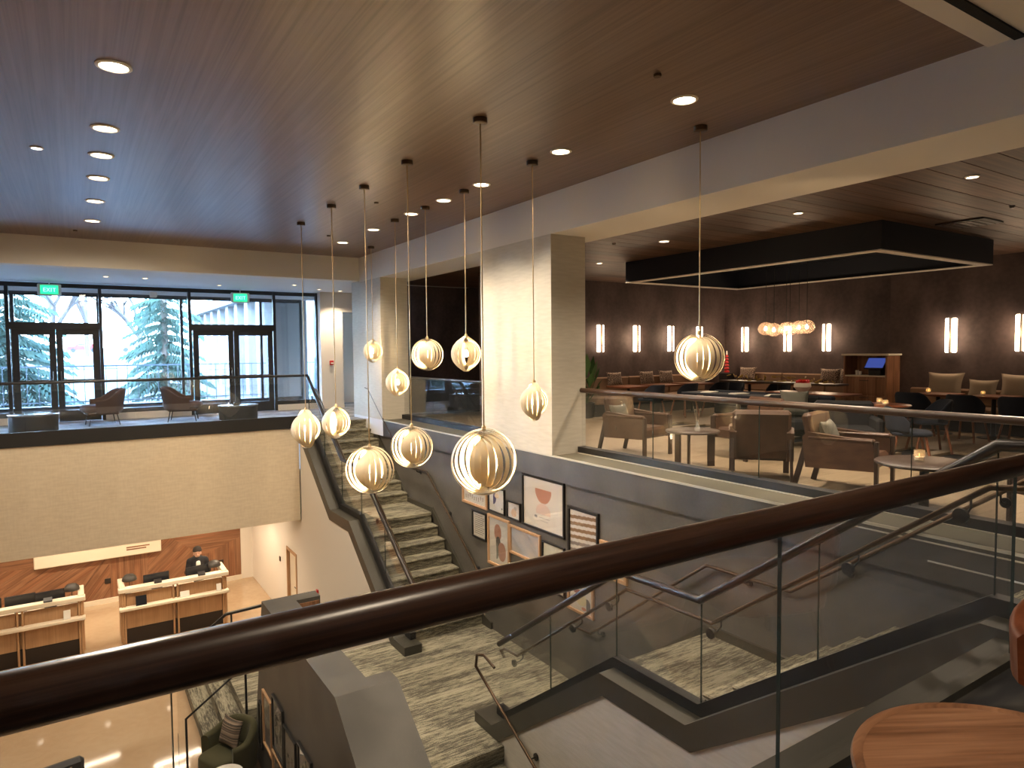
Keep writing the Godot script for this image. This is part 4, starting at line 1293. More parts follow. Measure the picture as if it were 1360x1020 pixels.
func build_bar() -> void:
	# hanging soffit frame
	var t := thing("ceiling_canopy", "large dark square ceiling frame with a pale lower lip above the bar", "ceiling frame")
	var x0 := 9.1
	var x1 := 12.42
	var z0 := -9.88
	var z1 := -4.9
	var w := 0.16
	var s := st0()
	for q in [[x0, x0 + 0.06, z0, z1], [x1 - 0.06, x1, z0, z1], [x0 + 0.06, x1 - 0.06, z0, z0 + 0.06], [x0 + 0.06, x1 - 0.06, z1 - 0.06, z1]]:
		box(s, v3(q[0], 2.915, q[2]), v3(q[1], 3.3, q[3]))
	obj("side_panel", s, M.navy, t)
	var l := st0()
	for q in [[x0, x0 + w, z0, z1], [x1 - w, x1, z0, z1], [x0 + w, x1 - w, z0, z0 + w], [x0 + w, x1 - w, z1 - w, z1]]:
		box(l, v3(q[0], 2.9, q[2]), v3(q[1], 2.915, q[3]))
	obj("lower_lip", l, M.plaster, t)
	obj("recess_panel", bx(v3(x0 + 0.06, 3.28, z0 + 0.06), v3(x1 - 0.06, 3.3, z1 - 0.06)), M.navy, t)
	# cluster of glass globes
	var c := thing("cluster_pendant", "cluster of clear smoked glass globe lamps on thin stems in the bar", "pendant lamp", v3(10.8, 1.95, -7.5))
	obj("canopy", lt([Vector2(0, 1.29), Vector2(0.3, 1.29), Vector2(0.3, 1.33), Vector2(0, 1.33)], 28), M.black, c)
	for q in [[-0.05, 0.4, 0.0], [0.22, 0.16, 0.0], [-0.2, 0.12, -0.03], [0.16, -0.14, 0.01], [-0.14, -0.16, -0.02], [0.0, -0.4, 0.01]]:
		var at := v3(q[0], q[2], -q[1])
		var g := st0()
		lathe(g, [Vector2(0.0, -0.11), Vector2(0.06, -0.1), Vector2(0.115, -0.06), Vector2(0.14, 0.0), Vector2(0.125, 0.06), Vector2(0.08, 0.11), Vector2(0.03, 0.13), Vector2(0.0, 0.132)], 24, Transform3D(Basis.IDENTITY, at))
		var gl := obj("glass_globe", g, pane(col(0.55, 0.38, 0.28), 0.3), c)
		var b := st0()
		lathe(b, [Vector2(0, -0.03), Vector2(0.025, -0.015), Vector2(0.028, 0.01), Vector2(0.012, 0.05), Vector2(0, 0.05)], 12, Transform3D(Basis.IDENTITY, at))
		obj("light_bulb", b, M.bulb, gl)
		obj("stem", tb([at + v3(0, 0.05, 0), at + v3(0, 1.29 - at.y, 0)], 0.005, 6), M.black, c)
		omni(c.position + at, col(1.0, 0.72, 0.45), 0.06, 0.03)
	for x in [10.97, 12.19, 13.43, 14.55]:
		sconce(v3(x, 1.88, -12.9), 0.0, "glowing twin bar sconce on the dark wall facing the hall, beside the pale column" if x < 11 else "glowing twin bar sconce on the dark back wall" if x < 13 else "glowing twin bar sconce on the back wall left of the bright pendant" if x < 14 else "glowing twin bar sconce on the back wall right behind the bright pendant")
	var sl := ["glowing twin bar sconce on the dark side wall next to the corner", "glowing twin bar sconce on the side wall below the glass globes", "glowing twin bar sconce on the side wall above the serving cabinet"]
	var k := 0
	for z in [-12.15, -10.82, -9.73]:
		sconce(v3(15.7, 1.85, z), -PI / 2, sl[k])
		k += 1
	sconce(v3(14.5, 1.82, -6.38), -PI / 2, "glowing twin bar sconce above the tan cushions of the long banquette")
	sconce(v3(14.5, 1.84, -5.2), -PI / 2, "glowing twin bar sconce over the end of the long banquette")
	sconce(v3(14.5, 1.84, -3.2), -PI / 2, "glowing twin bar sconce near the head of the stairs")
	downlight(v3(7.84, 3.3, -7.63), 0.07, "round recessed downlight in the plank ceiling of the bar near the column", "", 4.0, M.lens, col(1, 0.8, 0.58), 65.0)
	for q in [[7.7, -5.2], [7.6, -3.2], [8.7, -10.2]]:
		downlight(v3(q[0], 3.3, q[1]), 0.05, "small dim downlight in the plank ceiling of the bar", "small downlights of the bar", 6.5, M.lens, col(1, 0.8, 0.58), 60.0)
	var vt := thing("ceiling_vent", "dark square air vent in the plank ceiling of the bar", "vent", v3(10.38, 3.3, -4.4))
	obj("vent_frame", cb(v3(0, -0.01, 0), v3(0.6, 0.02, 0.6), 0.005), M.black, vt)
	for q in 5:
		obj("slat", cb(v3(0, -0.024, -0.2 + 0.1 * q), v3(0.5, 0.01, 0.05), 0.003), M.steel, vt)
	for q in [[7.3, 3.3, -8.2], [9.4, 3.3, -8.6], [9.6, 3.3, -3.6]]:
		one("sprinkler_head", lt([Vector2(0, -0.03), Vector2(0.02, -0.03), Vector2(0.03, -0.01), Vector2(0.03, 0.0)], 12), M.steel, "tiny steel sprinkler head in the plank ceiling of the bar", "sprinkler", "sprinklers of the bar").position = v3(q[0], q[1], q[2])
	# armchairs behind the rail
	var a0 := armchair_leather()
	a0.position = v3(7.2, 0, -7.55)
	a0.rotation.y = 0.18
	dup(a0, v3(7.12, 0, -5.3), 2.25, "brown leather armchair seen from behind between the two round low tables")
	dup(a0, v3(7.3, 0, -4.25), 0.25, "brown leather armchair with grey cushion next to the low table with the candle")
	dup(a0, v3(7.35, 0, -2.2), 3.0, "brown leather armchair beyond the low table at the stair head")
	dup(a0, v3(8.3, 0, -6.4), -1.7, "brown leather armchair facing the rail across the first low table")
	round_table(v3(7.02, 0, -6.3), 0.36, 0.5, M.leg_wood, "low round dark table with a small flower vase behind the bar rail", "", false)
	round_table(v3(6.98, 0, -3.3), 0.44, 0.47, M.leg_wood, "low round dark table with a candle glass behind the bar rail")
	candle(v3(6.98, 0.47, -3.35), 0.05, 0.11, "square looking clear candle glass on the low round table behind the rail")
	cushion(v3(7.0, 0.58, -7.72), 0.2, v3(0.42, 0.4, 0.14), M.grey_cushion, -0.35, "grey cushion on the leather armchair beside the column", "cushions on the leather armchairs")
	cushion(v3(7.2, 0.6, -4.42), 0.3, v3(0.4, 0.38, 0.14), M.grey_cushion, -0.35, "grey cushion on the leather armchair next to the candle table", "cushions on the leather armchairs")
	var vs := thing("bud_vase", "small glass vase with dry stems on the low round table", "vase", v3(7.0, 0.5, -6.2))
	obj("glass_vase", lt([Vector2(0, 0), Vector2(0.035, 0), Vector2(0.035, 0.05), Vector2(0.012, 0.09), Vector2(0.016, 0.13), Vector2(0.012, 0.13), Vector2(0.009, 0.09), Vector2(0, 0.08)], 16), pane(col(0.9, 0.95, 0.9), 0.2), vs)
	for q in 5:
		obj("stem", tb([v3(0, 0.02, 0), v3(sin(q * 1.3) * 0.01, 0.13, cos(q * 1.3) * 0.01), v3(sin(q * 1.3) * 0.05, 0.3 + q * 0.01, cos(q * 1.3) * 0.05)], 0.003, 5), M.tan_cushion, vs)
	# middle of the room: navy sofas, coffee table, papers
	banquette(v3(10.95, 0, -8.0), PI / 2, 2.6, M.navy_fabric, "long low navy sofa in the middle of the bar", 0.76)
	for q in [[10.55, -7.6, 0.4], [10.5, -8.3, -0.3], [10.5, -9.0, 0.2]]:
		var bk := st0()
		cbox(bk, v3(0, 0.006, 0), v3(0.3, 0.012, 0.22), 0.003)
		cbox(bk, v3(0.02, 0.016, 0.01), v3(0.28, 0.01, 0.21), 0.003)
		var o := one("open_menu", bk, M.paper, "white menu lying on the dark side table behind the navy sofa", "menu", "menus in the bar")
		o.position = v3(q[0], 0.74, q[1])
		o.rotation.y = q[2]
	box_table(v3(10.5, 0, -8.3), 0.0, v3(0.5, 0.74, 2.4), M.navy, "narrow navy console table behind the sofa", "")
	var ac := thing("lounge_chair", "black square armchair with a grey cushion in the middle of the bar", "armchair", v3(9.9, 0, -6.7), -0.9)
	obj("seat", cb(v3(0, 0.36, 0.05), v3(0.7, 0.2, 0.66), 0.04), M.black_matte, ac)
	obj("backrest", cb(v3(0, 0.56, -0.3), v3(0.8, 0.5, 0.14), 0.04), M.black_matte, ac)
	for sg in [-1, 1]:
		obj("armrest", cb(v3(0.38 * sg, 0.42, 0.05), v3(0.1, 0.36, 0.68), 0.03), M.black_matte, ac)
		obj("leg", cb(v3(0.32 * sg, 0.13, 0.3), v3(0.05, 0.26, 0.05), 0.008), M.leg_wood, ac)
		obj("leg", cb(v3(0.32 * sg, 0.13, -0.28), v3(0.05, 0.26, 0.05), 0.008), M.leg_wood, ac)
	dup(ac, v3(9.35, 0, -5.5), -0.9, "black square armchair beside the small round copper table")
	cushion(v3(10.0, 0.68, -6.78), -0.9, v3(0.46, 0.44, 0.16), M.grey_cushion, -0.3, "grey square cushion on the black armchair in the bar", "")
	round_table(v3(10.45, 0, -5.6), 0.42, 0.72, M.table_red, "round copper brown table with a candle by the black armchairs")
	candle(v3(10.5, 0.72, -5.65), 0.04, 0.09, "small candle glass on the round copper brown table")
	candle(v3(10.3, 0.72, -5.45), 0.045, 0.08, "amber candle glass on the round copper brown table beside a clear one")
	# flower bowl and gold garland on a table under the globes
	box_table(v3(11.9, 0, -7.7), 0.0, v3(0.7, 0.74, 1.6), M.table_red, "reddish table with red flowers below the glass globes", "")
	var fb := thing("flower_bowl", "white bowl of red flowers on the reddish table", "flowers", v3(11.9, 0.74, -7.9))
	obj("bowl", lt([Vector2(0, 0), Vector2(0.08, 0), Vector2(0.16, 0.1), Vector2(0.15, 0.18), Vector2(0.13, 0.18), Vector2(0.13, 0.1), Vector2(0, 0.04)], 20), M.paper, fb)
	for q in 9:
		var f := st0()
		pillow(f, v3(0.09, 0.07, 0.09), Transform3D(Basis.IDENTITY, v3(sin(q * 2.4) * 0.09, 0.18 + 0.02 * (q % 3), cos(q * 2.4) * 0.09)), 0.8, 0.8, 10, 6)
		obj("flower", f, M.red, fb)
	# tables and banquettes along the walls
	banquette(v3(12.55, 0, -12.86), 0.0, 4.3, M.beige_seat, "tan banquette along the dark back wall of the bar", 0.92)
	banquette(v3(15.66, 0, -10.3), -PI / 2, 3.6, M.beige_seat, "tan banquette along the dark side wall of the bar", 0.95)
	banquette(v3(14.46, 0, -4.9), -PI / 2, 4.4, M.beige_seat, "brown banquette along the wall behind the dining chairs", 0.78)
	for x in [11.0, 12.1, 13.2]:
		box_table(v3(x, 0, -11.85), 0.0, v3(0.75, 0.74, 0.75), M.table_red, "reddish square table in front of the back wall banquette", "square tables along the back wall")
	for z in [-11.2, -9.9]:
		box_table(v3(14.6, 0, z), 0.0, v3(0.75, 0.74, 0.75), M.table_red, "reddish square table in front of the side wall banquette", "square tables along the side wall")
	k = 0
	for x in [11.25, 12.35, 13.05, 14.2]:
		cushion(v3(x, 0.88, -12.62), 0.0, v3(0.5, 0.34, 0.16), M.pattern_cushion, -0.2, ["first", "second", "third", "fourth"][k] + " patterned cushion from the leafy plant on the back wall banquette", "patterned cushions on the back wall banquette")
		k += 1
	k = 0
	for z in [-11.9, -9.5, -9.0]:
		k += 1
		cushion(v3(15.42, 0.92, z), -PI / 2, v3(0.55, 0.36, 0.16), M.pattern_cushion, -0.2, ["", "third", "second", "first"][k] + " patterned cushion from the serving cabinet on the side wall banquette", "patterned cushions on the side wall banquette")
	var cl := ["tan square cushion with pointed corners beside the serving cabinet wall", "low tan cushion between two larger ones on the long banquette", "tan cushion in the long banquette below the end sconce"]
	k = 0
	for z in [-6.35, -5.7, -5.1]:
		cushion(v3(14.15, 0.86 if k != 1 else 0.8, z), -PI / 2, v3(0.66 if k != 1 else 0.5, 0.5 if k != 1 else 0.38, 0.18), M.tan_cushion, -0.25, cl[k], "")
		k += 1
	cushion(v3(14.15, 0.84, -4.45), -PI / 2, v3(0.6, 0.46, 0.18), M.tan_cushion, -0.25, "tan cushion at the stair end of the long banquette", "")
	for z in [-6.1, -5.2, -4.2]:
		box_table(v3(13.35, 0, z), 0.0, v3(0.7, 0.74, 0.62), M.table_red, "small reddish dining table at the long banquette", "tables at the long banquette")
	candle(v3(13.2, 0.74, -6.2), 0.04, 0.1, "pale candle glass on the dining table beside the serving cabinet")
	candle(v3(13.3, 0.74, -5.35), 0.035, 0.08, "lit amber candle glass on the middle dining table")
	var dc := dining_chair()
	dc.position = v3(12.6, 0, -6.15)
	dc.rotation.y = PI / 2
	for q in [[12.6, -5.3, 1.5], [12.65, -4.55, 1.6], [12.7, -3.8, 1.5], [10.9, -5.1, -2.4], [9.3, -4.6, 0.6]]:
		var o := dup(dc, v3(q[0], 0, q[1]), q[2], "%s dark dining chair from the serving cabinet along the long banquette" % ("second" if q[1] < -5.2 else "third" if q[1] < -4.5 else "fourth"))
		if q[0] < 12:
			o.set_meta("label", "dark shell dining chair beside the round copper brown table" if q[0] > 10 else "dark shell dining chair standing alone behind the candle table")
	for q in [[11.0, -11.1, PI], [12.1, -11.1, PI], [13.2, -11.1, PI], [13.9, -11.2, -1.5], [13.9, -9.9, -1.5]]:
		dup(dc, v3(q[0], 0, q[1]), q[2], "dark shell dining chair at the %s" % ("first reddish table from the plant" if q[0] < 11.5 else "second reddish table from the plant" if q[0] < 12.5 else "third reddish table from the plant" if q[0] < 13.5 else "side wall table near the corner bottle" if q[1] < -10.5 else "side wall table near the serving cabinet"), "dining chairs along the bar walls")
	# serving cabinet with a till screen
	var sc := thing("serving_cabinet", "walnut serving cabinet with an open shelf in the corner of the bar", "cabinet", v3(14.0, 0, -7.85), -PI / 2)
	grain = Vector3(0, 1, 0)
	var body := st0()
	box(body, v3(-0.47, 0.06, -0.5), v3(0.47, 0.98, 0.0))
	obj("body", body, M.walnut, sc)
	for sg in [-1, 1]:
		obj("side_panel", bx(v3(0.43 * sg if sg > 0 else -0.47, 0.98, -0.5), v3(0.47 if sg > 0 else -0.43, 1.43, 0.0)), M.walnut, sc)
	obj("back_panel", bx(v3(-0.43, 0.98, -0.5), v3(0.43, 1.43, -0.47)), M.walnut, sc)
	obj("shelf_top", cb(v3(0, 0.995, -0.24), v3(0.86, 0.03, 0.5), 0.006), M.counter_white, sc)
	obj("counter_top", cb(v3(0, 1.445, -0.25), v3(1.02, 0.04, 0.56), 0.008), M.counter_white, sc)
	for q in 2:
		var dr := obj("drawer", cb(v3(0, 0.78 - 0.36 * q, 0.01), v3(0.88, 0.32, 0.02), 0.005), M.walnut, sc)
		obj("pull", cb(v3(0, 0.9 - 0.36 * q, 0.025), v3(0.2, 0.012, 0.015), 0.003), M.black, dr)
	var till := thing("till_screen", "tilted till with a blue lit screen on the serving cabinet shelf", "till", v3(14.2, 1.01, -7.7), -PI / 2)
	obj("stand", cb(v3(0, 0.06, 0), v3(0.26, 0.12, 0.2), 0.01), M.black, till)
	var tx := Transform3D(Basis(Vector3.RIGHT, -0.7), v3(0, 0.25, 0.04))
	var ts := st0()
	cbox(ts, Vector3.ZERO, v3(0.42, 0.3, 0.03), 0.006, tx)
	obj("bezel", ts, M.black, till)
	var tf := st0()
	box(tf, v3(-0.19, -0.13, 0.016), v3(0.19, 0.13, 0.018), tx)
	obj("screen", tf, M.screen_blue, till)
	for q in [[0.25, 0.1], [0.18, 0.08]]:
		one("drinking_glass", lt([Vector2(0, 0), Vector2(0.03, 0), Vector2(0.035, q[1]), Vector2(0.03, q[1]), Vector2(0.026, 0.01), Vector2(0, 0.01)], 14), M.paper, "small cup on the shelf beside the till screen", "cup", "cups on the serving cabinet").position = v3(14.15, 1.01, -7.85 - q[0])
	# red decorative bottle and leafy plant
	var rb := thing("decorative_bottle", "tall red beaded decorative bottle in the corner of the bar", "ornament", v3(15.3, 0.92, -12.5))
	for q in 6:
		obj("bead", lt([Vector2(0, 0.085 * q), Vector2(0.07 - 0.006 * q, 0.02 + 0.085 * q), Vector2(0.075 - 0.006 * q, 0.045 + 0.085 * q), Vector2(0.06 - 0.006 * q, 0.07 + 0.085 * q), Vector2(0, 0.085 + 0.085 * q)], 16), M.red, rb)
	obj("stopper", lt([Vector2(0, 0.51), Vector2(0.02, 0.51), Vector2(0.024, 0.56), Vector2(0.012, 0.62), Vector2(0, 0.62)], 12), M.paper, rb)
	obj("foot", cb(v3(0, -0.46, 0), v3(0.3, 0.92, 0.3), 0.01), M.black, rb)
	var pl := thing("potted_plant", "broad leafed green plant partly hidden behind the pale column", "plant", v3(10.08, 0, -12.3))
	obj("pot", lt([Vector2(0, 0), Vector2(0.16, 0), Vector2(0.2, 0.36), Vector2(0.18, 0.36), Vector2(0.16, 0.3), Vector2(0, 0.3)], 20), M.black, pl)
	for q in 16:
		var a := q * 2.4
		var y := 0.75 + 0.055 * q
		leaf_blade(pl, v3(0, 0.3, 0), v3(cos(a) * (0.42 - 0.01 * q), y, sin(a) * (0.42 - 0.01 * q)), 0.2)
	# gold leaf garland along the side tables
	var gg := thing("leaf_garland", "golden leaf garland along the table edge below the side wall cushions", "garland", v3(13.0, 0.9, -9.2))
	for q in 40:
		var s2 := st0()
		pillow(s2, v3(0.12, 0.02, 0.05), Transform3D(Basis.from_euler(v3(rng.randf() * 3, rng.randf() * 6, rng.randf())), v3(rng.randf_range(-0.1, 0.1), rng.randf_range(-0.04, 0.08), -1.3 + 0.065 * q)), 0.8, 0.8, 8, 4)
		obj("leaf", s2, M.gold_leaf, gg)
	box_table(v3(13.0, 0, -9.2), 0.0, v3(0.5, 0.86, 2.9), M.leg_wood, "long dark sideboard carrying the golden garland", "")

func leaf_blade(parent: Node3D, from: Vector3, tip: Vector3, w: float) -> void:
	var s := st0()
	var d := (tip - from)
	var side_ := d.cross(Vector3.UP).normalized()
	var base := from + d * 0.55
	tube(s, [from, base], 0.006, 5)
	var mid := base + (tip - base) * 0.5 + v3(0, 0.05, 0)
	var nrm := side_.cross(tip - base).normalized()
	for sg in [-1.0, 1.0]:
		quad(s, base, mid + side_ * w * 0.5 * sg - v3(0, 0.03, 0), tip, mid, nrm)
	obj("leaf", s, M.leaf, parent)

# ---------------------------------------------------------------- reception
func task_lamp(at: Vector3, label: String) -> void:
	var t := thing("desk_lamp", label, "lamp", at, 0.0, "dome lamps on the reception desks")
	obj("base", lt([Vector2(0, 0), Vector2(0.07, 0), Vector2(0.07, 0.015), Vector2(0.012, 0.025), Vector2(0.01, 0.33), Vector2(0, 0.33)], 20), M.bronze, t)
	obj("lamp_shade", lt([Vector2(0.15, 0.3), Vector2(0.155, 0.31), Vector2(0.14, 0.38), Vector2(0.09, 0.43), Vector2(0.0, 0.45)], 24), M.shade_grey, t)
	obj("light_bulb", lt([Vector2(0, 0.3), Vector2(0.03, 0.31), Vector2(0.03, 0.34), Vector2(0, 0.36)], 12), M.lens, t)

func monitor(at: Vector3, turn: float, label: String) -> void:
	# the screen looks to local -z (towards the clerk)
	var t := thing("computer_monitor", label, "monitor", at, turn, "monitors on the reception desks")
	obj("foot", cb(v3(0, 0.01, 0), v3(0.22, 0.02, 0.16), 0.005), M.black, t)
	obj("neck", cb(v3(0, 0.08, 0), v3(0.05, 0.14, 0.03), 0.005), M.black, t)
	obj("bezel", cb(v3(0, 0.22, 0), v3(0.55, 0.28, 0.035), 0.008), M.screen_dark, t)
	obj("screen", bx(v3(-0.255, 0.1, -0.02), v3(0.255, 0.34, -0.018)), M.screen_pale, t)

func reception_desk(x0: float, x1: float, label: String) -> Node3D:
	var t := thing("reception_desk", label, "desk", v3(x0, LOW, -17.4))
	var w := x1 - x0
	grain = Vector3(0, 1, 0)
	obj("plinth", bx(v3(0.05, 0, -0.7), v3(w - 0.05, 0.34, -0.02)), M.desk_base, t)
	var n := maxi(2, int(round(w / 1.12)))
	for k in n:
		var a := 0.05 + (w - 0.1) * k / n
		var b := 0.05 + (w - 0.1) * (k + 1) / n
		obj("front_panel", cb(v3((a + b) / 2, 0.74, -0.05), v3(b - a - 0.14, 0.8, 0.05), 0.006), M.desk_wood, t)
	obj("back_panel", bx(v3(0.05, 0.34, -0.12), v3(w - 0.05, 1.1, -0.09)), M.desk_wood, t)
	for k in n + 1:
		var x := 0.05 + (w - 0.1) * k / n
		for d in [-0.045, 0.045]:
			var xx := clampf(x + d, 0.05, w - 0.05)
			obj("post", cb(v3(xx, 0.62, 0.0), v3(0.04, 1.24, 0.05), 0.006), M.desk_wood, t)
	for sg in [0, 1]:
		obj("end_panel", cb(v3(0.03 if sg == 0 else w - 0.03, 0.66, -0.36), v3(0.05, 1.2, 0.68), 0.008), M.desk_wood, t)
		obj("counter_return", cb(v3(0.05 if sg == 0 else w - 0.05, 1.26, -0.36), v3(0.12, 0.14, 0.72), 0.012), M.counter_white, t)
	obj("counter_ledge", cb(v3(w / 2, 1.25, -0.02), v3(w + 0.06, 0.1, 0.2), 0.014), M.counter_white, t)
	obj("bag_shelf", cb(v3(w / 2, 0.83, 0.06), v3(w + 0.04, 0.07, 0.18), 0.012), M.counter_white, t)
	obj("work_top", cb(v3(w / 2, 1.06, -0.42), v3(w - 0.1, 0.04, 0.62), 0.006), M.counter_white, t)
	grain = Vector3(1, 0, 0)
	return t

func small_frame(at: Vector3, w: float, h: float, m: Material, label: String) -> void:
	var t := thing("counter_sign", label, "sign", at, 0.0, "small signs on the reception shelf")
	var s := st0()
	cbox(s, v3(0, h * 0.5, 0), v3(w, h, 0.02), 0.004, Transform3D(Basis(Vector3.RIGHT, -0.25), Vector3.ZERO))
	obj("plate", s, m, t)
	var f := st0()
	cbox(f, v3(0, 0.01, -0.04), v3(w * 0.8, 0.02, 0.08), 0.004)
	obj("foot", f, M.black, t)

func build_reception() -> void:
	# back wall: wood boards set at different angles around a fan
	var wall := frame_node("wall_reception", "reception back wall of brown wood boards set in a fan and chevrons", "wall")
	obj("wall_base", bx(v3(-10, LOW, -20.95), v3(3.9, -2.0, -20.68)), M.black_matte, wall)
	obj("wall_pale_end", bx(v3(3.9, LOW, -20.95), v3(6, -2.0, -20.62)), M.plaster, wall)
	var area := PackedVector2Array([Vector2(-10, LOW + 0.12), Vector2(3.9, LOW + 0.12), Vector2(3.9, -2.2), Vector2(-10, -2.2)])
	var mats := [M.panel_a, M.panel_b, M.panel_c]
	# zones of the pattern: polygon, board direction
	var zones := [
		[[Vector2(-10, -6), Vector2(-1.6, -6), Vector2(0.45, -3.85), Vector2(-10, -3.4)], 0.55],
		[[Vector2(-10, -3.4), Vector2(0.45, -3.85), Vector2(0.45, -2), Vector2(-10, -2)], 0.02],
		[[Vector2(-1.6, -6), Vector2(0.6, -6), Vector2(0.6, -3.85), Vector2(0.45, -3.85)], 0.95],
		[[Vector2(0.6, -6), Vector2(1.5, -6), Vector2(1.5, -2), Vector2(0.45, -2), Vector2(0.45, -3.85), Vector2(0.6, -3.85)], PI / 2],
		[[Vector2(1.5, -6), Vector2(2.9, -4.15), Vector2(2.2, -3.6), Vector2(1.5, -2.9)], 0.75],
		[[Vector2(1.5, -2.9), Vector2(2.2, -3.6), Vector2(2.9, -4.15), Vector2(3.9, -3.75), Vector2(3.9, -2), Vector2(1.5, -2)], 0.0],
		[[Vector2(1.5, -6), Vector2(3.9, -6), Vector2(3.9, -3.75), Vector2(2.9, -4.15)], PI / 2]]
	var zi := 0
	for zn in zones:
		var poly := PackedVector2Array(zn[0])
		var dirv := Vector2(cos(zn[1]), sin(zn[1]))
		var nrm := Vector2(-dirv.y, dirv.x)
		var lo := 1e9
		var hi := -1e9
		for p in poly:
			lo = minf(lo, p.dot(nrm))
			hi = maxf(hi, p.dot(nrm))
		grain = v3(dirv.x, dirv.y, 0)
		var q := lo
		var bi := 0
		while q < hi:
			var c := dirv * 0.0 + nrm * (q + 0.085)
			var strip := PackedVector2Array([c - dirv * 20 - nrm * 0.083, c + dirv * 20 - nrm * 0.083, c + dirv * 20 + nrm * 0.083, c - dirv * 20 + nrm * 0.083])
			for part in Geometry2D.intersect_polygons(strip, poly):
				for pt in Geometry2D.intersect_polygons(part, area):
					if Geometry2D.triangulate_polygon(pt).is_empty():
						continue
					var s := st0()
					prism(s, Array(pt), v3(0, 0, -20.68), Vector3.RIGHT, Vector3.UP, v3(0, 0, 0.02 + 0.004 * (bi % 2)))
					obj("board", s, mats[(bi * 2 + zi) % 3], wall)
			q += 0.17
			bi += 1
		zi += 1
	grain = Vector3(1, 0, 0)
	struct("baseboard_reception", bx(v3(-10, LOW, -20.68), v3(3.9, LOW + 0.12, -20.6)), M.counter_white, "cream baseboard under the wood reception wall")
	var sign_ := thing("wall_sign_panel", "long white sign panel on the wood reception wall", "sign", v3(0.4, -3.64, -20.6))
	obj("panel", cb(v3(0, 0.0, 0), v3(2.86, 0.34, 0.1), 0.02), M.counter_white, sign_)
	for q in 2:
		obj("lettering_line", bx(v3(0.6, 0.045 - 0.06 * q, 0.05), v3(1.15 - 0.08 * q, 0.08 - 0.06 * q, 0.055)), M.walnut, sign_)
	for q in [[0.55, "left of the second desk"], [3.35, "right of the second desk"]]:
		one("wall_outlet", cb(v3(q[0], -4.42, -20.645), v3(0.14, 0.14, 0.02), 0.006), M.desk_base, "dark square outlet plate on the wood wall " + q[1], "outlet")
	# desks
	reception_desk(0.68, 2.95, "reception desk with white ledges standing in front of the clerk")
	reception_desk(-2.3, 0.0, "reception desk with white ledges beside the dark monitors at the hall side")
	reception_desk(-5.3, -3.0, "third reception desk along the wood wall")
	task_lamp(v3(0.9, -3.94, -17.75), "dark dome lamp on the left end of the clerk's desk")
	task_lamp(v3(2.72, -3.94, -17.75), "dark dome lamp beside the clerk")
	task_lamp(v3(-0.22, -3.94, -17.75), "dark dome lamp on the right end of the desk without a clerk")
	monitor(v3(1.45, -3.92, -17.7), 0.1, "black monitor between the dome lamp and the clerk")
	monitor(v3(2.35, -3.92, -17.75), 0.15, "black monitor in front of the clerk")
	monitor(v3(-0.62, -3.92, -17.7), 0.1, "black monitor next to the dome lamp on the desk without a clerk")
	monitor(v3(-1.15, -3.92, -17.75), 0.05, "black monitor in the middle of the desk without a clerk")
	monitor(v3(-1.75, -3.92, -17.75), 0.05, "black monitor at the far end of the desk without a clerk")
	for q in [[1.45, -17.4, "between the left lamp and the clerk"], [2.38, -17.4, "right in front of the clerk"], [-0.65, -17.4, "on the desk without a clerk"]]:
		var t := thing("card_reader", "small black card reader on the white ledge " + q[2], "card reader", v3(q[0], -3.7, q[1]))
		var s := st0()
		cbox(s, v3(0, 0.05, 0), v3(0.16, 0.03, 0.12), 0.006, Transform3D(Basis(Vector3.RIGHT, 0.5), Vector3.ZERO))
		obj("body", s, M.black, t)
		obj("stand", cb(v3(0, 0.02, 0), v3(0.05, 0.04, 0.05), 0.005), M.black, t)
	small_frame(v3(1.1, -4.135, -17.31), 0.22, 0.22, M.screen_dark, "dark square sign on the shelf of the clerk's desk")
	small_frame(v3(2.0, -4.135, -17.31), 0.2, 0.14, M.paper, "white card on the shelf of the clerk's desk")
	small_frame(v3(2.75, -4.135, -17.31), 0.11, 0.17, M.paper, "upright white card at the right end of the clerk's desk shelf")
	small_frame(v3(-0.32, -4.135, -17.31), 0.13, 0.19, M.paper, "upright grey and white card on the shelf of the desk without a clerk")
	for q in 3:
		var br := one("brochure", cb(Vector3.ZERO, v3(0.28, 0.012, 0.14), 0.003), M.paper if q != 1 else M.navy_fabric, "flat brochure in the stack on the shelf of the desk without a clerk", "brochure", "brochures on the reception shelf")
		br.position = v3(-1.75, -4.128 + 0.013 * q, -17.34)
		br.rotation.y = 0.1 * q
	# lights of the reception ceiling
	for q in [[-1.2, 1.9, -16.35], [1.2, 3.6, -17.0], [-3.4, 0.6, -17.6]]:
		var t := thing("linear_light", "slim linear light on the white reception ceiling", "ceiling light", v3((q[0] + q[1]) / 2, -2.204, q[2]), 0.12, "linear lights of the reception")
		obj("channel", cb(v3(0, -0.02, 0), v3(q[1] - q[0], 0.04, 0.08), 0.006), M.cream, t)
		obj("light_tube", cb(v3(0, -0.045, 0), v3(q[1] - q[0] - 0.04, 0.014, 0.06), 0.003), M.tube_glow, t)
		var al := AreaLight3D.new()
		al.area_size = Vector2(q[1] - q[0], 0.08)
		al.light_color = col(1.0, 0.82, 0.6)
		al.light_energy = 2.1
		al.shadow_enabled = true
		add_child(al)
		al.position = v3((q[0] + q[1]) / 2, -2.27, q[2])
		al.rotation_degrees = v3(-90, 0.12 * 57.3, 0)
	for q in [[-1.0, -19.6], [0.4, -19.6], [1.8, -19.6], [3.2, -19.6], [-3.0, -19.6], [3.4, -18.2], [-2.2, -18.4]]:
		downlight(v3(q[0], -2.2, q[1]), 0.06, "small downlight in the reception ceiling washing the wood wall", "downlights of the reception", 1.9, M.lens, col(1, 0.8, 0.56), 60.0)
	build_clerk()

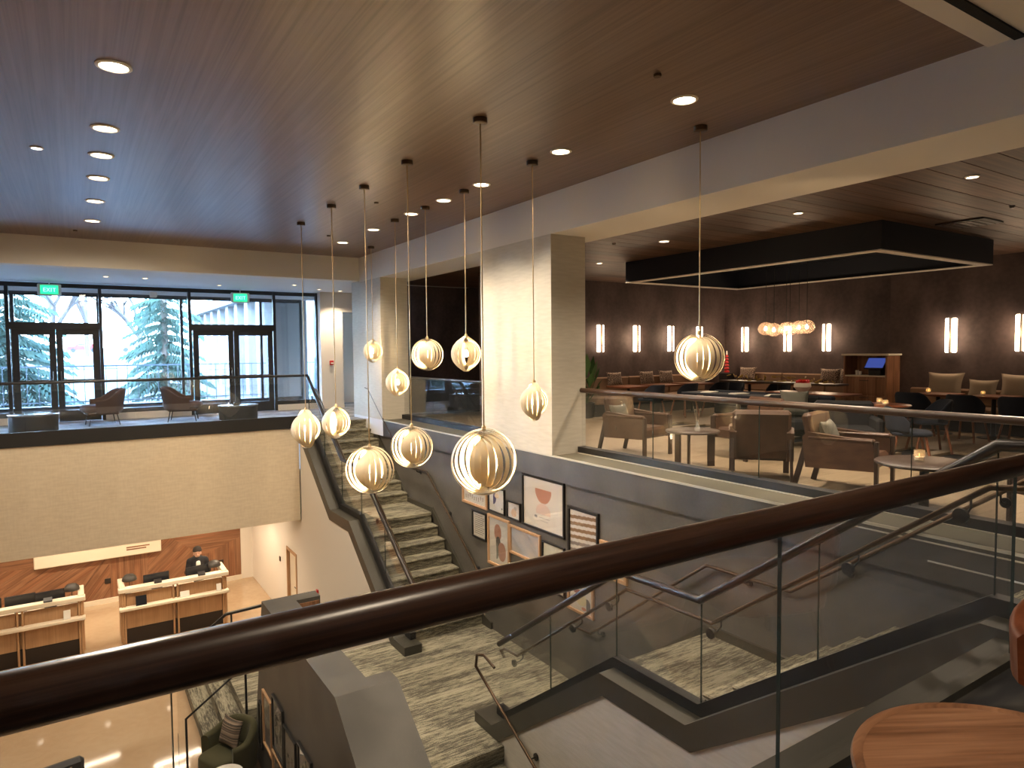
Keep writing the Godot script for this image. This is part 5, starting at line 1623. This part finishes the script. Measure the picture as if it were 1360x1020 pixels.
# ---------------------------------------------------------------- the clerk: one body from blended capsules
func caps_mesh(bones: Array, cell: float, lo: Vector3, hi: Vector3, k: float) -> SurfaceTool:
	var n := Vector3i(((hi - lo) / cell).ceil())
	var sx := n.x + 1
	var sy := n.y + 1
	var sz := n.z + 1
	var f := PackedFloat32Array()
	f.resize(sx * sy * sz)
	for z in sz:
		for y in sy:
			for x in sx:
				var p := lo + Vector3(x, y, z) * cell
				var d := 1.0
				for b in bones:
					var a: Vector3 = b[0]
					var ab: Vector3 = b[1] - a
					var t := clampf((p - a).dot(ab) / maxf(ab.length_squared(), 1e-9), 0.0, 1.0)
					var e := p - a - ab * t
					e.z /= b[4]
					var q := e.length() - lerpf(b[2], b[3], t)
					var h := clampf(0.5 + 0.5 * (d - q) / k, 0.0, 1.0)
					d = lerpf(d, q, h) - k * h * (1.0 - h)
				f[(z * sy + y) * sx + x] = d
	var ids := {}
	var pts: Array[Vector3] = []
	for z in n.z:
		for y in n.y:
			for x in n.x:
				var acc := Vector3.ZERO
				var c := 0
				var v := []
				for q in 8:
					v.append(f[((z + (q >> 2)) * sy + y + ((q >> 1) & 1)) * sx + x + (q & 1)])
				for e in [[0, 1], [2, 3], [4, 5], [6, 7], [0, 2], [1, 3], [4, 6], [5, 7], [0, 4], [1, 5], [2, 6], [3, 7]]:
					var va: float = v[e[0]]
					var vb: float = v[e[1]]
					if (va < 0.0) != (vb < 0.0):
						var t := va / (va - vb)
						var pa := Vector3(e[0] & 1, (e[0] >> 1) & 1, e[0] >> 2)
						var pb := Vector3(e[1] & 1, (e[1] >> 1) & 1, e[1] >> 2)
						acc += pa.lerp(pb, t)
						c += 1
				if c > 0:
					ids[(z * sy + y) * sx + x] = pts.size()
					pts.append(lo + (Vector3(x, y, z) + acc / c) * cell)
	var nor: Array[Vector3] = []
	nor.resize(pts.size())
	nor.fill(Vector3.ZERO)
	var quads := []
	for z in range(1, n.z):
		for y in range(1, n.y):
			for x in range(1, n.x):
				var at := (z * sy + y) * sx + x
				for ax in 3:
					var o: int = [1, sx, sx * sy][ax]
					var v0 := f[at]
					var v1 := f[at + o]
					if (v0 < 0.0) == (v1 < 0.0):
						continue
					var u: int = [sx, sx * sy, 1][ax]
					var w: int = [sx * sy, 1, sx][ax]
					var qd := [at - u - w, at - w, at, at - u]
					var ok := true
					for i in qd:
						ok = ok and ids.has(i)
					if not ok:
						continue
					var i4 := qd.map(func(i): return ids[i])
					if v0 < 0.0:
						i4.reverse()
					quads.append(i4)
					var g := (pts[i4[2]] - pts[i4[0]]).cross(pts[i4[1]] - pts[i4[3]])
					for i in i4:
						nor[i] += g
	var s := st0()
	for q in quads:
		var centre: Vector3 = (pts[q[0]] + pts[q[2]]) * 0.5
		patch(s, [pts[q[0]], pts[q[1]], pts[q[2]], pts[q[3]]], [nor[q[0]].normalized(), nor[q[1]].normalized(), nor[q[2]].normalized(), nor[q[3]].normalized()], [Vector2.ZERO, Vector2.ZERO, Vector2.ZERO, Vector2.ZERO])
	return s

func build_clerk() -> void:
	# faces +z, feet on the floor; measured from the floor
	var t := thing("person", "clerk in black beanie and black jacket standing behind the reception desk", "person", v3(2.46, LOW, -18.55), -0.1)
	var b := [
		[v3(0, 1.38, -0.02), v3(0, 1.46, 0.0), 0.06, 0.055, 1.0],
		[v3(0, 1.56, 0.015), v3(0, 1.48, 0.03), 0.088, 0.062, 1.1],
		[v3(0, 1.53, 0.105), v3(0, 1.5, 0.12), 0.012, 0.016, 1.0],
		[v3(-0.085, 1.53, 0.0), v3(-0.085, 1.5, 0.0), 0.016, 0.014, 1.0],
		[v3(0.085, 1.53, 0.0), v3(0.085, 1.5, 0.0), 0.016, 0.014, 1.0]]
	obj("head", caps_mesh(b, 0.012, v3(-0.15, 1.3, -0.16), v3(0.15, 1.72, 0.18), 0.02), M.skin, t)
	var j := [
		[v3(-0.15, 1.34, -0.02), v3(0.15, 1.34, -0.02), 0.085, 0.085, 0.85],
		[v3(0, 1.32, 0.0), v3(0, 0.98, 0.0), 0.165, 0.15, 0.68],
		[v3(0, 0.98, 0.0), v3(0, 0.88, 0.0), 0.16, 0.165, 0.7],
		[v3(-0.19, 1.33, -0.02), v3(-0.25, 1.06, 0.0), 0.068, 0.052, 1.0],
		[v3(0.19, 1.33, -0.02), v3(0.25, 1.06, 0.0), 0.068, 0.052, 1.0],
		[v3(-0.25, 1.06, 0.0), v3(-0.14, 1.1, 0.21), 0.052, 0.038, 1.0],
		[v3(0.25, 1.06, 0.0), v3(0.1, 1.22, 0.2), 0.052, 0.038, 1.0],
		[v3(-0.085, 0.88, 0.0), v3(-0.1, 0.48, 0.01), 0.088, 0.06, 1.0],
		[v3(0.085, 0.88, 0.0), v3(0.1, 0.48, 0.01), 0.088, 0.06, 1.0],
		[v3(-0.1, 0.48, 0.01), v3(-0.1, 0.08, -0.02), 0.06, 0.04, 1.0],
		[v3(0.1, 0.48, 0.01), v3(0.1, 0.08, -0.02), 0.06, 0.04, 1.0],
		[v3(-0.1, 0.045, -0.05), v3(-0.11, 0.04, 0.13), 0.045, 0.035, 1.0],
		[v3(0.1, 0.045, -0.05), v3(0.11, 0.04, 0.13), 0.045, 0.035, 1.0]]
	obj("jacket_and_trousers", caps_mesh(j, 0.02, v3(-0.4, -0.02, -0.24), v3(0.4, 1.5, 0.34), 0.035), M.cloth_black, t)
	for sg in [-1.0, 1.0]:
		var p := v3(-0.13, 1.1, 0.23) if sg < 0 else v3(0.09, 1.225, 0.22)
		var h := [[p, p + v3(0.03 * -sg, 0.0, 0.05), 0.03, 0.026, 1.0]]
		for q in 4:
			var r := p + v3((q - 1.5) * 0.017, 0.0, 0.07)
			h.append([r, r + v3(0.004 * -sg, -0.02, 0.03 + 0.004 * (2 - absf(q - 1.5))), 0.009, 0.008, 1.0])
			h.append([r + v3(0.004 * -sg, -0.02, 0.03), r + v3(0.01 * -sg, -0.045, 0.025), 0.008, 0.007, 1.0])
		h.append([p + v3(-0.03 * sg, 0.005, 0.02), p + v3(-0.05 * sg, 0.01, 0.06), 0.011, 0.009, 1.0])
		obj("hand", caps_mesh(h, 0.006, p - v3(0.09, 0.08, 0.06), p + v3(0.09, 0.08, 0.15), 0.006), M.skin, t)
	obj("beanie", lt([Vector2(0.101, 1.575), Vector2(0.106, 1.58), Vector2(0.106, 1.62), Vector2(0.1, 1.635), Vector2(0.085, 1.675), Vector2(0.05, 1.7), Vector2(0, 1.71)], 24), M.cloth_brown, t)
	var sc := st0()
	pillow(sc, v3(0.11, 0.26, 0.05), Transform3D(Basis(Vector3.RIGHT, -0.1), v3(0.01, 1.23, 0.115)), 0.6, 0.5, 12, 8)
	obj("white_scarf", sc, M.paper, t)
	for sg in [-1.0, 1.0]:
		var e := st0()
		pillow(e, v3(0.022, 0.012, 0.01), Transform3D(Basis.IDENTITY, v3(0.032 * sg, 1.545, 0.098)), 1, 1, 8, 6)
		obj("eye", e, M.black, t)
	var m := st0()
	pillow(m, v3(0.045, 0.01, 0.012), Transform3D(Basis.IDENTITY, v3(0, 1.47, 0.088)), 1, 1, 8, 6)
	obj("mouth", m, M.leather, t)

# ---------------------------------------------------------------- window lounge
func build_lounge() -> void:
	var c := thing("lounge_armchair", "brown armchair with high wings facing left in the window lounge", "armchair", v3(0.5, 0, -17.9), -1.45, "brown armchairs in the window lounge")
	var s := st0()
	shell(s, 0.37, 0.36, 0.08, 0.26, 0.58, 0.82, 1.75, 26, 0.16, 0.6)
	obj("shell_back", s, M.brown_fabric, c)
	var p := st0()
	pillow(p, v3(0.62, 0.18, 0.68), Transform3D(Basis.IDENTITY, v3(0, 0.38, 0.08)), 0.45, 0.4)
	obj("seat", p, M.brown_fabric, c)
	var u := st0()
	cbox(u, v3(0, 0.27, 0.02), v3(0.6, 0.06, 0.62), 0.02)
	obj("underframe", u, M.brown_fabric, c)
	for q in [[-1, -1], [1, -1], [-1, 1], [1, 1]]:
		obj("leg", tb([v3(0.24 * q[0], 0.26, 0.25 * q[1]), v3(0.29 * q[0], 0, 0.3 * q[1])], 0.012, 6), M.black, c)
	dup(c, v3(2.15, 0, -17.75), 1.35, "brown armchair with high wings facing right in the window lounge")
	var o := thing("drum_table", "grey drum table with glossy top beside the left brown armchair", "table", v3(-0.75, 0, -17.2), 0.0, "drum tables in the window lounge")
	obj("drum", lt([Vector2(0, 0), Vector2(0.42, 0), Vector2(0.43, 0.02), Vector2(0.43, 0.34), Vector2(0, 0.34)], 40), M.drum_grey, o)
	obj("table_top", lt([Vector2(0, 0.34), Vector2(0.44, 0.34), Vector2(0.45, 0.35), Vector2(0.45, 0.365), Vector2(0.44, 0.372), Vector2(0, 0.372)], 40), M.gloss_top, o)
	dup(o, v3(3.25, 0, -17.0), 0.0, "grey drum table with glossy top beside the right brown armchair")
	one("small_box", cb(v3(3.2, 0.4, -17.0), v3(0.1, 0.05, 0.08), 0.01), M.black, "small black box on the right drum table", "box")

# ---------------------------------------------------------------- lower seating
func build_lower_lounge() -> void:
	var c := thing("tub_chair", "dark green velvet tub chair with striped cushion below the half wall", "armchair", v3(1.8, LOW, -11.0), -1.15, "green velvet tub chairs")
	var s := st0()
	shell(s, 0.37, 0.36, 0.13, 0.1, 0.62, 0.78, 2.0, 28, 0.04)
	obj("shell_back", s, M.green_velvet, c)
	var p := st0()
	pillow(p, v3(0.62, 0.34, 0.66), Transform3D(Basis.IDENTITY, v3(0, 0.27, 0.06)), 0.35, 0.5)
	obj("seat", p, M.green_velvet, c)
	for q in [[-1, -1], [1, -1], [-1, 1], [1, 1]]:
		obj("leg", tb([v3(0.2 * q[0], 0.14, 0.2 * q[1]), v3(0.22 * q[0], 0, 0.22 * q[1])], 0.016, 8), M.leg_wood, c)
	cushion(v3(1.86, LOW + 0.66, -11.05), -1.15, v3(0.46, 0.44, 0.16), M.stripe_cushion, -0.3, "striped brown cushion standing in the green tub chair", "")
	dup(c, v3(0.95, LOW, -10.1), 2.4, "dark green velvet tub chair opposite the one with the cushion")
	dup(c, v3(1.78, LOW, -9.3), -2.2, "dark green velvet tub chair against the half wall by the pictures")
	var t := thing("round_table", "white round side table between the green tub chairs", "table", v3(1.62, LOW, -10.2))
	obj("table_top", lt([Vector2(0, 0.5), Vector2(0.24, 0.5), Vector2(0.25, 0.51), Vector2(0.25, 0.52), Vector2(0, 0.525)], 32), M.paper, t)
	obj("pedestal", lt([Vector2(0, 0), Vector2(0.16, 0), Vector2(0.16, 0.012), Vector2(0.02, 0.03), Vector2(0.02, 0.5), Vector2(0, 0.5)], 20), M.brass, t)
	var a := thing("lounge_chair", "dark grey armchair with a cream cushion on the polished lobby floor", "armchair", v3(-0.42, LOW, -10.9), 0.15)
	obj("seat", cb(v3(0, 0.36, 0.05), v3(0.66, 0.18, 0.64), 0.04), M.navy_fabric, a)
	obj("backrest", cb(v3(0, 0.58, -0.3), v3(0.78, 0.56, 0.14), 0.05), M.drum_grey, a)
	for sg in [-1, 1]:
		obj("armrest", cb(v3(0.37 * sg, 0.5, 0.05), v3(0.09, 0.1, 0.68), 0.03), M.leg_wood, a)
		obj("leg", cb(v3(0.34 * sg, 0.22, 0.32), v3(0.05, 0.45, 0.05), 0.008), M.leg_wood, a)
		obj("leg", cb(v3(0.34 * sg, 0.22, -0.28), v3(0.05, 0.45, 0.05), 0.008), M.leg_wood, a)
	cushion(v3(-0.45, LOW + 0.66, -11.0), 0.15, v3(0.48, 0.34, 0.15), M.tan_cushion, -0.25, "cream cushion on the dark grey lobby armchair", "")
	# out-of-view lamps added under the near balcony to brighten the lobby floor
	for q in [[0.6, -0.8], [2.6, -0.9], [-1.6, -0.8], [3.4, 1.2]]:
		downlight(v3(q[0], -0.6, q[1]), 0.08, "added unseen round downlight in the white ceiling under the near balcony", "added downlights under the near balcony", 2.5, M.lens, col(1, 0.8, 0.58), 65.0)

# ---------------------------------------------------------------- outside
func spruce(at: Vector3, h: float, r: float, seed_: int, label: String) -> void:
	var g := RandomNumberGenerator.new()
	g.seed = seed_
	var t := thing("spruce_tree", label, "tree", at, 0.0, "conifers outside the windows")
	obj("trunk", tb([v3(0, 0, 0), v3(0, h * 0.6, 0), v3(0, h * 0.98, 0)], 0.14, 8), M.bark, t)
	var s := st0()
	var y := h * 0.06
	while y < h:
		var f := 1.0 - y / h
		var rr := r * pow(f, 0.8) + 0.1
		var n := int(6 + 9 * f)
		for k in n:
			var a := TAU * k / n + g.randf() * 0.9
			var yy := y + g.randf_range(-0.03, 0.03) * h
			var d := v3(cos(a), 0, sin(a))
			var side_ := v3(-d.z, 0, d.x)
			var reach := rr * g.randf_range(0.7, 1.1)
			for q in 12:
				var u := (q + 1) / 12.0
				var c := v3(0, yy - reach * 0.28 * u * u, 0) + d * reach * u
				for sg in [-1.0, 1.0]:
					var e: Vector3 = c + side_ * sg * reach * 0.2 * (1.15 - u * 0.8) * g.randf_range(0.6, 1.2) + d * reach * 0.1 - v3(0, 0.14 + g.randf() * 0.14, 0)
					tri(s, c - d * reach * 0.07, e, c + d * reach * 0.03 + v3(0, 0.03, 0), Vector3.UP)
		y += h * 0.042
	obj("foliage", s, M.spruce, t)

func twig_mesh(h: float, seed_: int) -> Mesh:
	var g := RandomNumberGenerator.new()
	g.seed = seed_
	var s := st0()
	tube(s, [Vector3.ZERO, v3(0, h * 0.4, 0)], 0.2, 6)
	var tips := [[v3(0, h * 0.3, 0), Vector3.UP, h * 0.24, 0.16]]
	for depth in 6:
		var nxt := []
		for b in tips:
			for k in 3:
				var d: Vector3 = (b[1] + v3(g.randf_range(-0.8, 0.8), g.randf_range(-0.15, 0.5), g.randf_range(-0.8, 0.8))).normalized()
				var e: Vector3 = b[0] + d * b[2]
				if depth < 2:
					tube(s, [b[0], e], b[3], 5)
				else:
					var w: Vector3 = d.cross(Vector3.BACK).normalized() * b[3]
					var w2: Vector3 = d.cross(w).normalized() * b[3]
					tri(s, b[0] - w, b[0] + w, e, Vector3.BACK)
					tri(s, b[0] - w2, b[0] + w2, e, Vector3.RIGHT)
				nxt.append([e, d, b[2] * 0.76, b[3] * 0.8])
		tips = nxt
	return s.commit()

func bare_tree(at: Vector3, h: float, mesh: Mesh, turn: float, label: String) -> void:
	var t := thing("bare_tree", label, "tree", at, turn, "bare winter trees outside")
	inst("branches", mesh, M.twig, t, Transform3D(Basis.IDENTITY.scaled(Vector3.ONE * h / 10.0), Vector3.ZERO))

func build_outside() -> void:
	grain = Vector3(1, 0, 0)
	struct("ground_terrace", bx(v3(-40, -0.6, -27.5), v3(14, -0.12, -20.95)), M.pavement, "pale concrete terrace outside the windows")
	var gr := st0()
	quad(gr, v3(-80, -0.7, -27.5), v3(60, -0.7, -27.5), v3(60, 1.2, -75), v3(-80, 1.2, -75), Vector3.UP)
	quad(gr, v3(-80, 1.2, -75), v3(60, 1.2, -75), v3(90, 3.0, -180), v3(-120, 3.0, -180), Vector3.UP)
	struct("ground_lawn", gr, M.winter_grass, "pale winter ground beyond the terrace")
	var rd := st0()
	quad(rd, v3(-60, -0.42, -34), v3(6, -0.42, -34), v3(6, -0.02, -44), v3(-60, -0.02, -44), Vector3.UP)
	quad(rd, v3(-60, 0.56, -58), v3(20, 0.56, -58), v3(20, 0.9, -66), v3(-60, 0.9, -66), Vector3.UP)
	struct("ground_road", rd, M.asphalt, "grey road and car park beyond the fence")
	# fence on the terrace edge
	var f := thing("terrace_fence", "thin dark metal fence along the terrace edge", "fence", v3(0, -0.12, -27.2))
	obj("top_rail", bx(v3(-16, 1.3, -0.02), v3(10, 1.35, 0.02)), M.fence, f)
	obj("bottom_rail", bx(v3(-16, 0.1, -0.02), v3(10, 0.14, 0.02)), M.fence, f)
	var pk := bx(v3(-0.012, 0.0, -0.012), v3(0.012, 1.3, 0.012)).commit()
	var x := -9.0
	while x < 10.0:
		inst("picket", pk, M.fence, f, Transform3D(Basis.IDENTITY, v3(x, 0, 0)))
		x += 0.32
	# canopy pier by the doors
	one("canopy_pier", bx(v3(5.2, -0.12, -22.6), v3(6.2, 3.6, -21.4)), M.facade, "pale square pier of the entrance canopy outside the windows", "pier")
	one("canopy_roof", bx(v3(-12, 3.5, -24.2), v3(9, 3.9, -20.95)), M.facade, "flat canopy roof above the terrace doors", "canopy")
	# white building with fins
	var b := thing("office_building", "white office building with upright fins and dark windows across the yard", "building", v3(7.2, -0.8, -40))
	obj("wall", bx(v3(0.4, 0, -14), v3(8, 5.0, 12.0)), M.facade, b)
	obj("roof_slab", bx(v3(-0.5, 4.9, -14.3), v3(8.3, 5.35, 12.3)), M.facade, b)
	var fin := bx(v3(-0.2, 0, -0.35), v3(0.4, 4.9, 0.35)).commit()
	var win := bx(v3(0.34, 0, -0.62), v3(0.42, 1.5, 0.62)).commit()
	for k in 11:
		var z := -13.4 + 2.4 * k
		inst("fin", fin, M.facade, b, Transform3D(Basis.IDENTITY, v3(0, 0, z)))
		for q in 2:
			if k < 10:
				inst("window", win, M.far_window, b, Transform3D(Basis.IDENTITY, v3(0, 0.7 + 2.2 * q, z + 1.2)))
	var fw := bx(v3(-0.7, 0, 0), v3(0.7, 1.5, 0.06)).commit()
	for k in 3:
		for q in 2:
			inst("window", fw, M.far_window, b, Transform3D(Basis.IDENTITY, v3(1.9 + 2.2 * k, 0.7 + 2.2 * q, 12.0)))
	spruce(v3(3.2, -0.5, -31.5), 9.5, 1.75, 3, "tall spruce with drooping branches behind the middle window")
	spruce(v3(-1.9, -0.5, -30.0), 8.0, 2.2, 4, "bushy blue green spruce behind the left glass doors")
	spruce(v3(-7.2, -0.5, -31.0), 9.0, 2.4, 5, "broad spruce beyond the left end of the window wall")
	var q2 := 0
	var tw := [twig_mesh(10.0, 20), twig_mesh(10.0, 33)]
	for p in [[-1.2, -58, 9.0], [1.2, -84, 12.0], [-6.0, -66, 12.0], [6.5, -90, 11.0], [-13, -84, 14], [4.8, -66, 8.0], [18.5, -58, 13.0], [-22, -100, 14.5]]:
		bare_tree(v3(p[0], 0.5 if p[1] > -75 else 1.3, p[1]), p[2], tw[q2 % 2], q2 * 1.3, ["bare grey tree standing beyond the road by the left doors", "bare grey tree behind the parked cars", "wide bare grey tree left of the road", "bare tree far behind the spruce", "bare tree far left beyond the car park", "bare tree beside the far end of the white building", "bare tree rising behind the white building", "bare tree at the far end of the car park"][q2])
		q2 += 1
	q2 = 0
	for p in [[1.2, -118, 0], [8.0, -120, 1], [-6.0, -118, 2], [-14.0, -120, 1]]:
		var c := thing("parked_car", ["red parked car seen through the left glass door", "white parked van beside the red car", "blue parked car left of the red one", "white parked car far left"][q2], "car", v3(p[0], 1.2 + (absf(p[1]) - 75.0) * 0.01714, p[1]))
		var bm: Material = [M.red, M.facade, M.car_blue][p[2]]
		var s := st0()
		prism(s, [Vector2(-2.0, 0.3), Vector2(-2.05, 0.75), Vector2(-1.9, 0.85), Vector2(-1.1, 0.9), Vector2(-0.6, 1.42), Vector2(0.9, 1.42), Vector2(1.5, 0.95), Vector2(2.0, 0.85), Vector2(2.05, 0.4), Vector2(1.95, 0.3)], v3(0, 0, -0.85), Vector3.RIGHT, Vector3.UP, v3(0, 0, 1.7))
		obj("body", s, bm, c)
		obj("side_window", bx(v3(-0.7, 0.95, 0.85), v3(0.95, 1.32, 0.86)), M.far_window, c)
		for wx in [-1.25, 1.25]:
			for wz in [-0.8, 0.8]:
				var w := st0()
				lathe(w, [Vector2(0, -0.1), Vector2(0.33, -0.1), Vector2(0.33, 0.1), Vector2(0, 0.1)], 16, Transform3D(Basis(Vector3.RIGHT, PI / 2), v3(wx, 0.33, wz)))
				obj("wheel", w, M.rubber, c)
		q2 += 1
	var lp := thing("street_lamp", "grey street lamp standing by the car park", "lamp post", v3(1.6, 0.5, -60))
	obj("pole", tb([v3(0, 0, 0), v3(0, 5, 0)], 0.07, 8), M.fence, lp)
	obj("lamp_head", cb(v3(0.3, 5, 0), v3(0.8, 0.12, 0.3), 0.03), M.fence, lp)
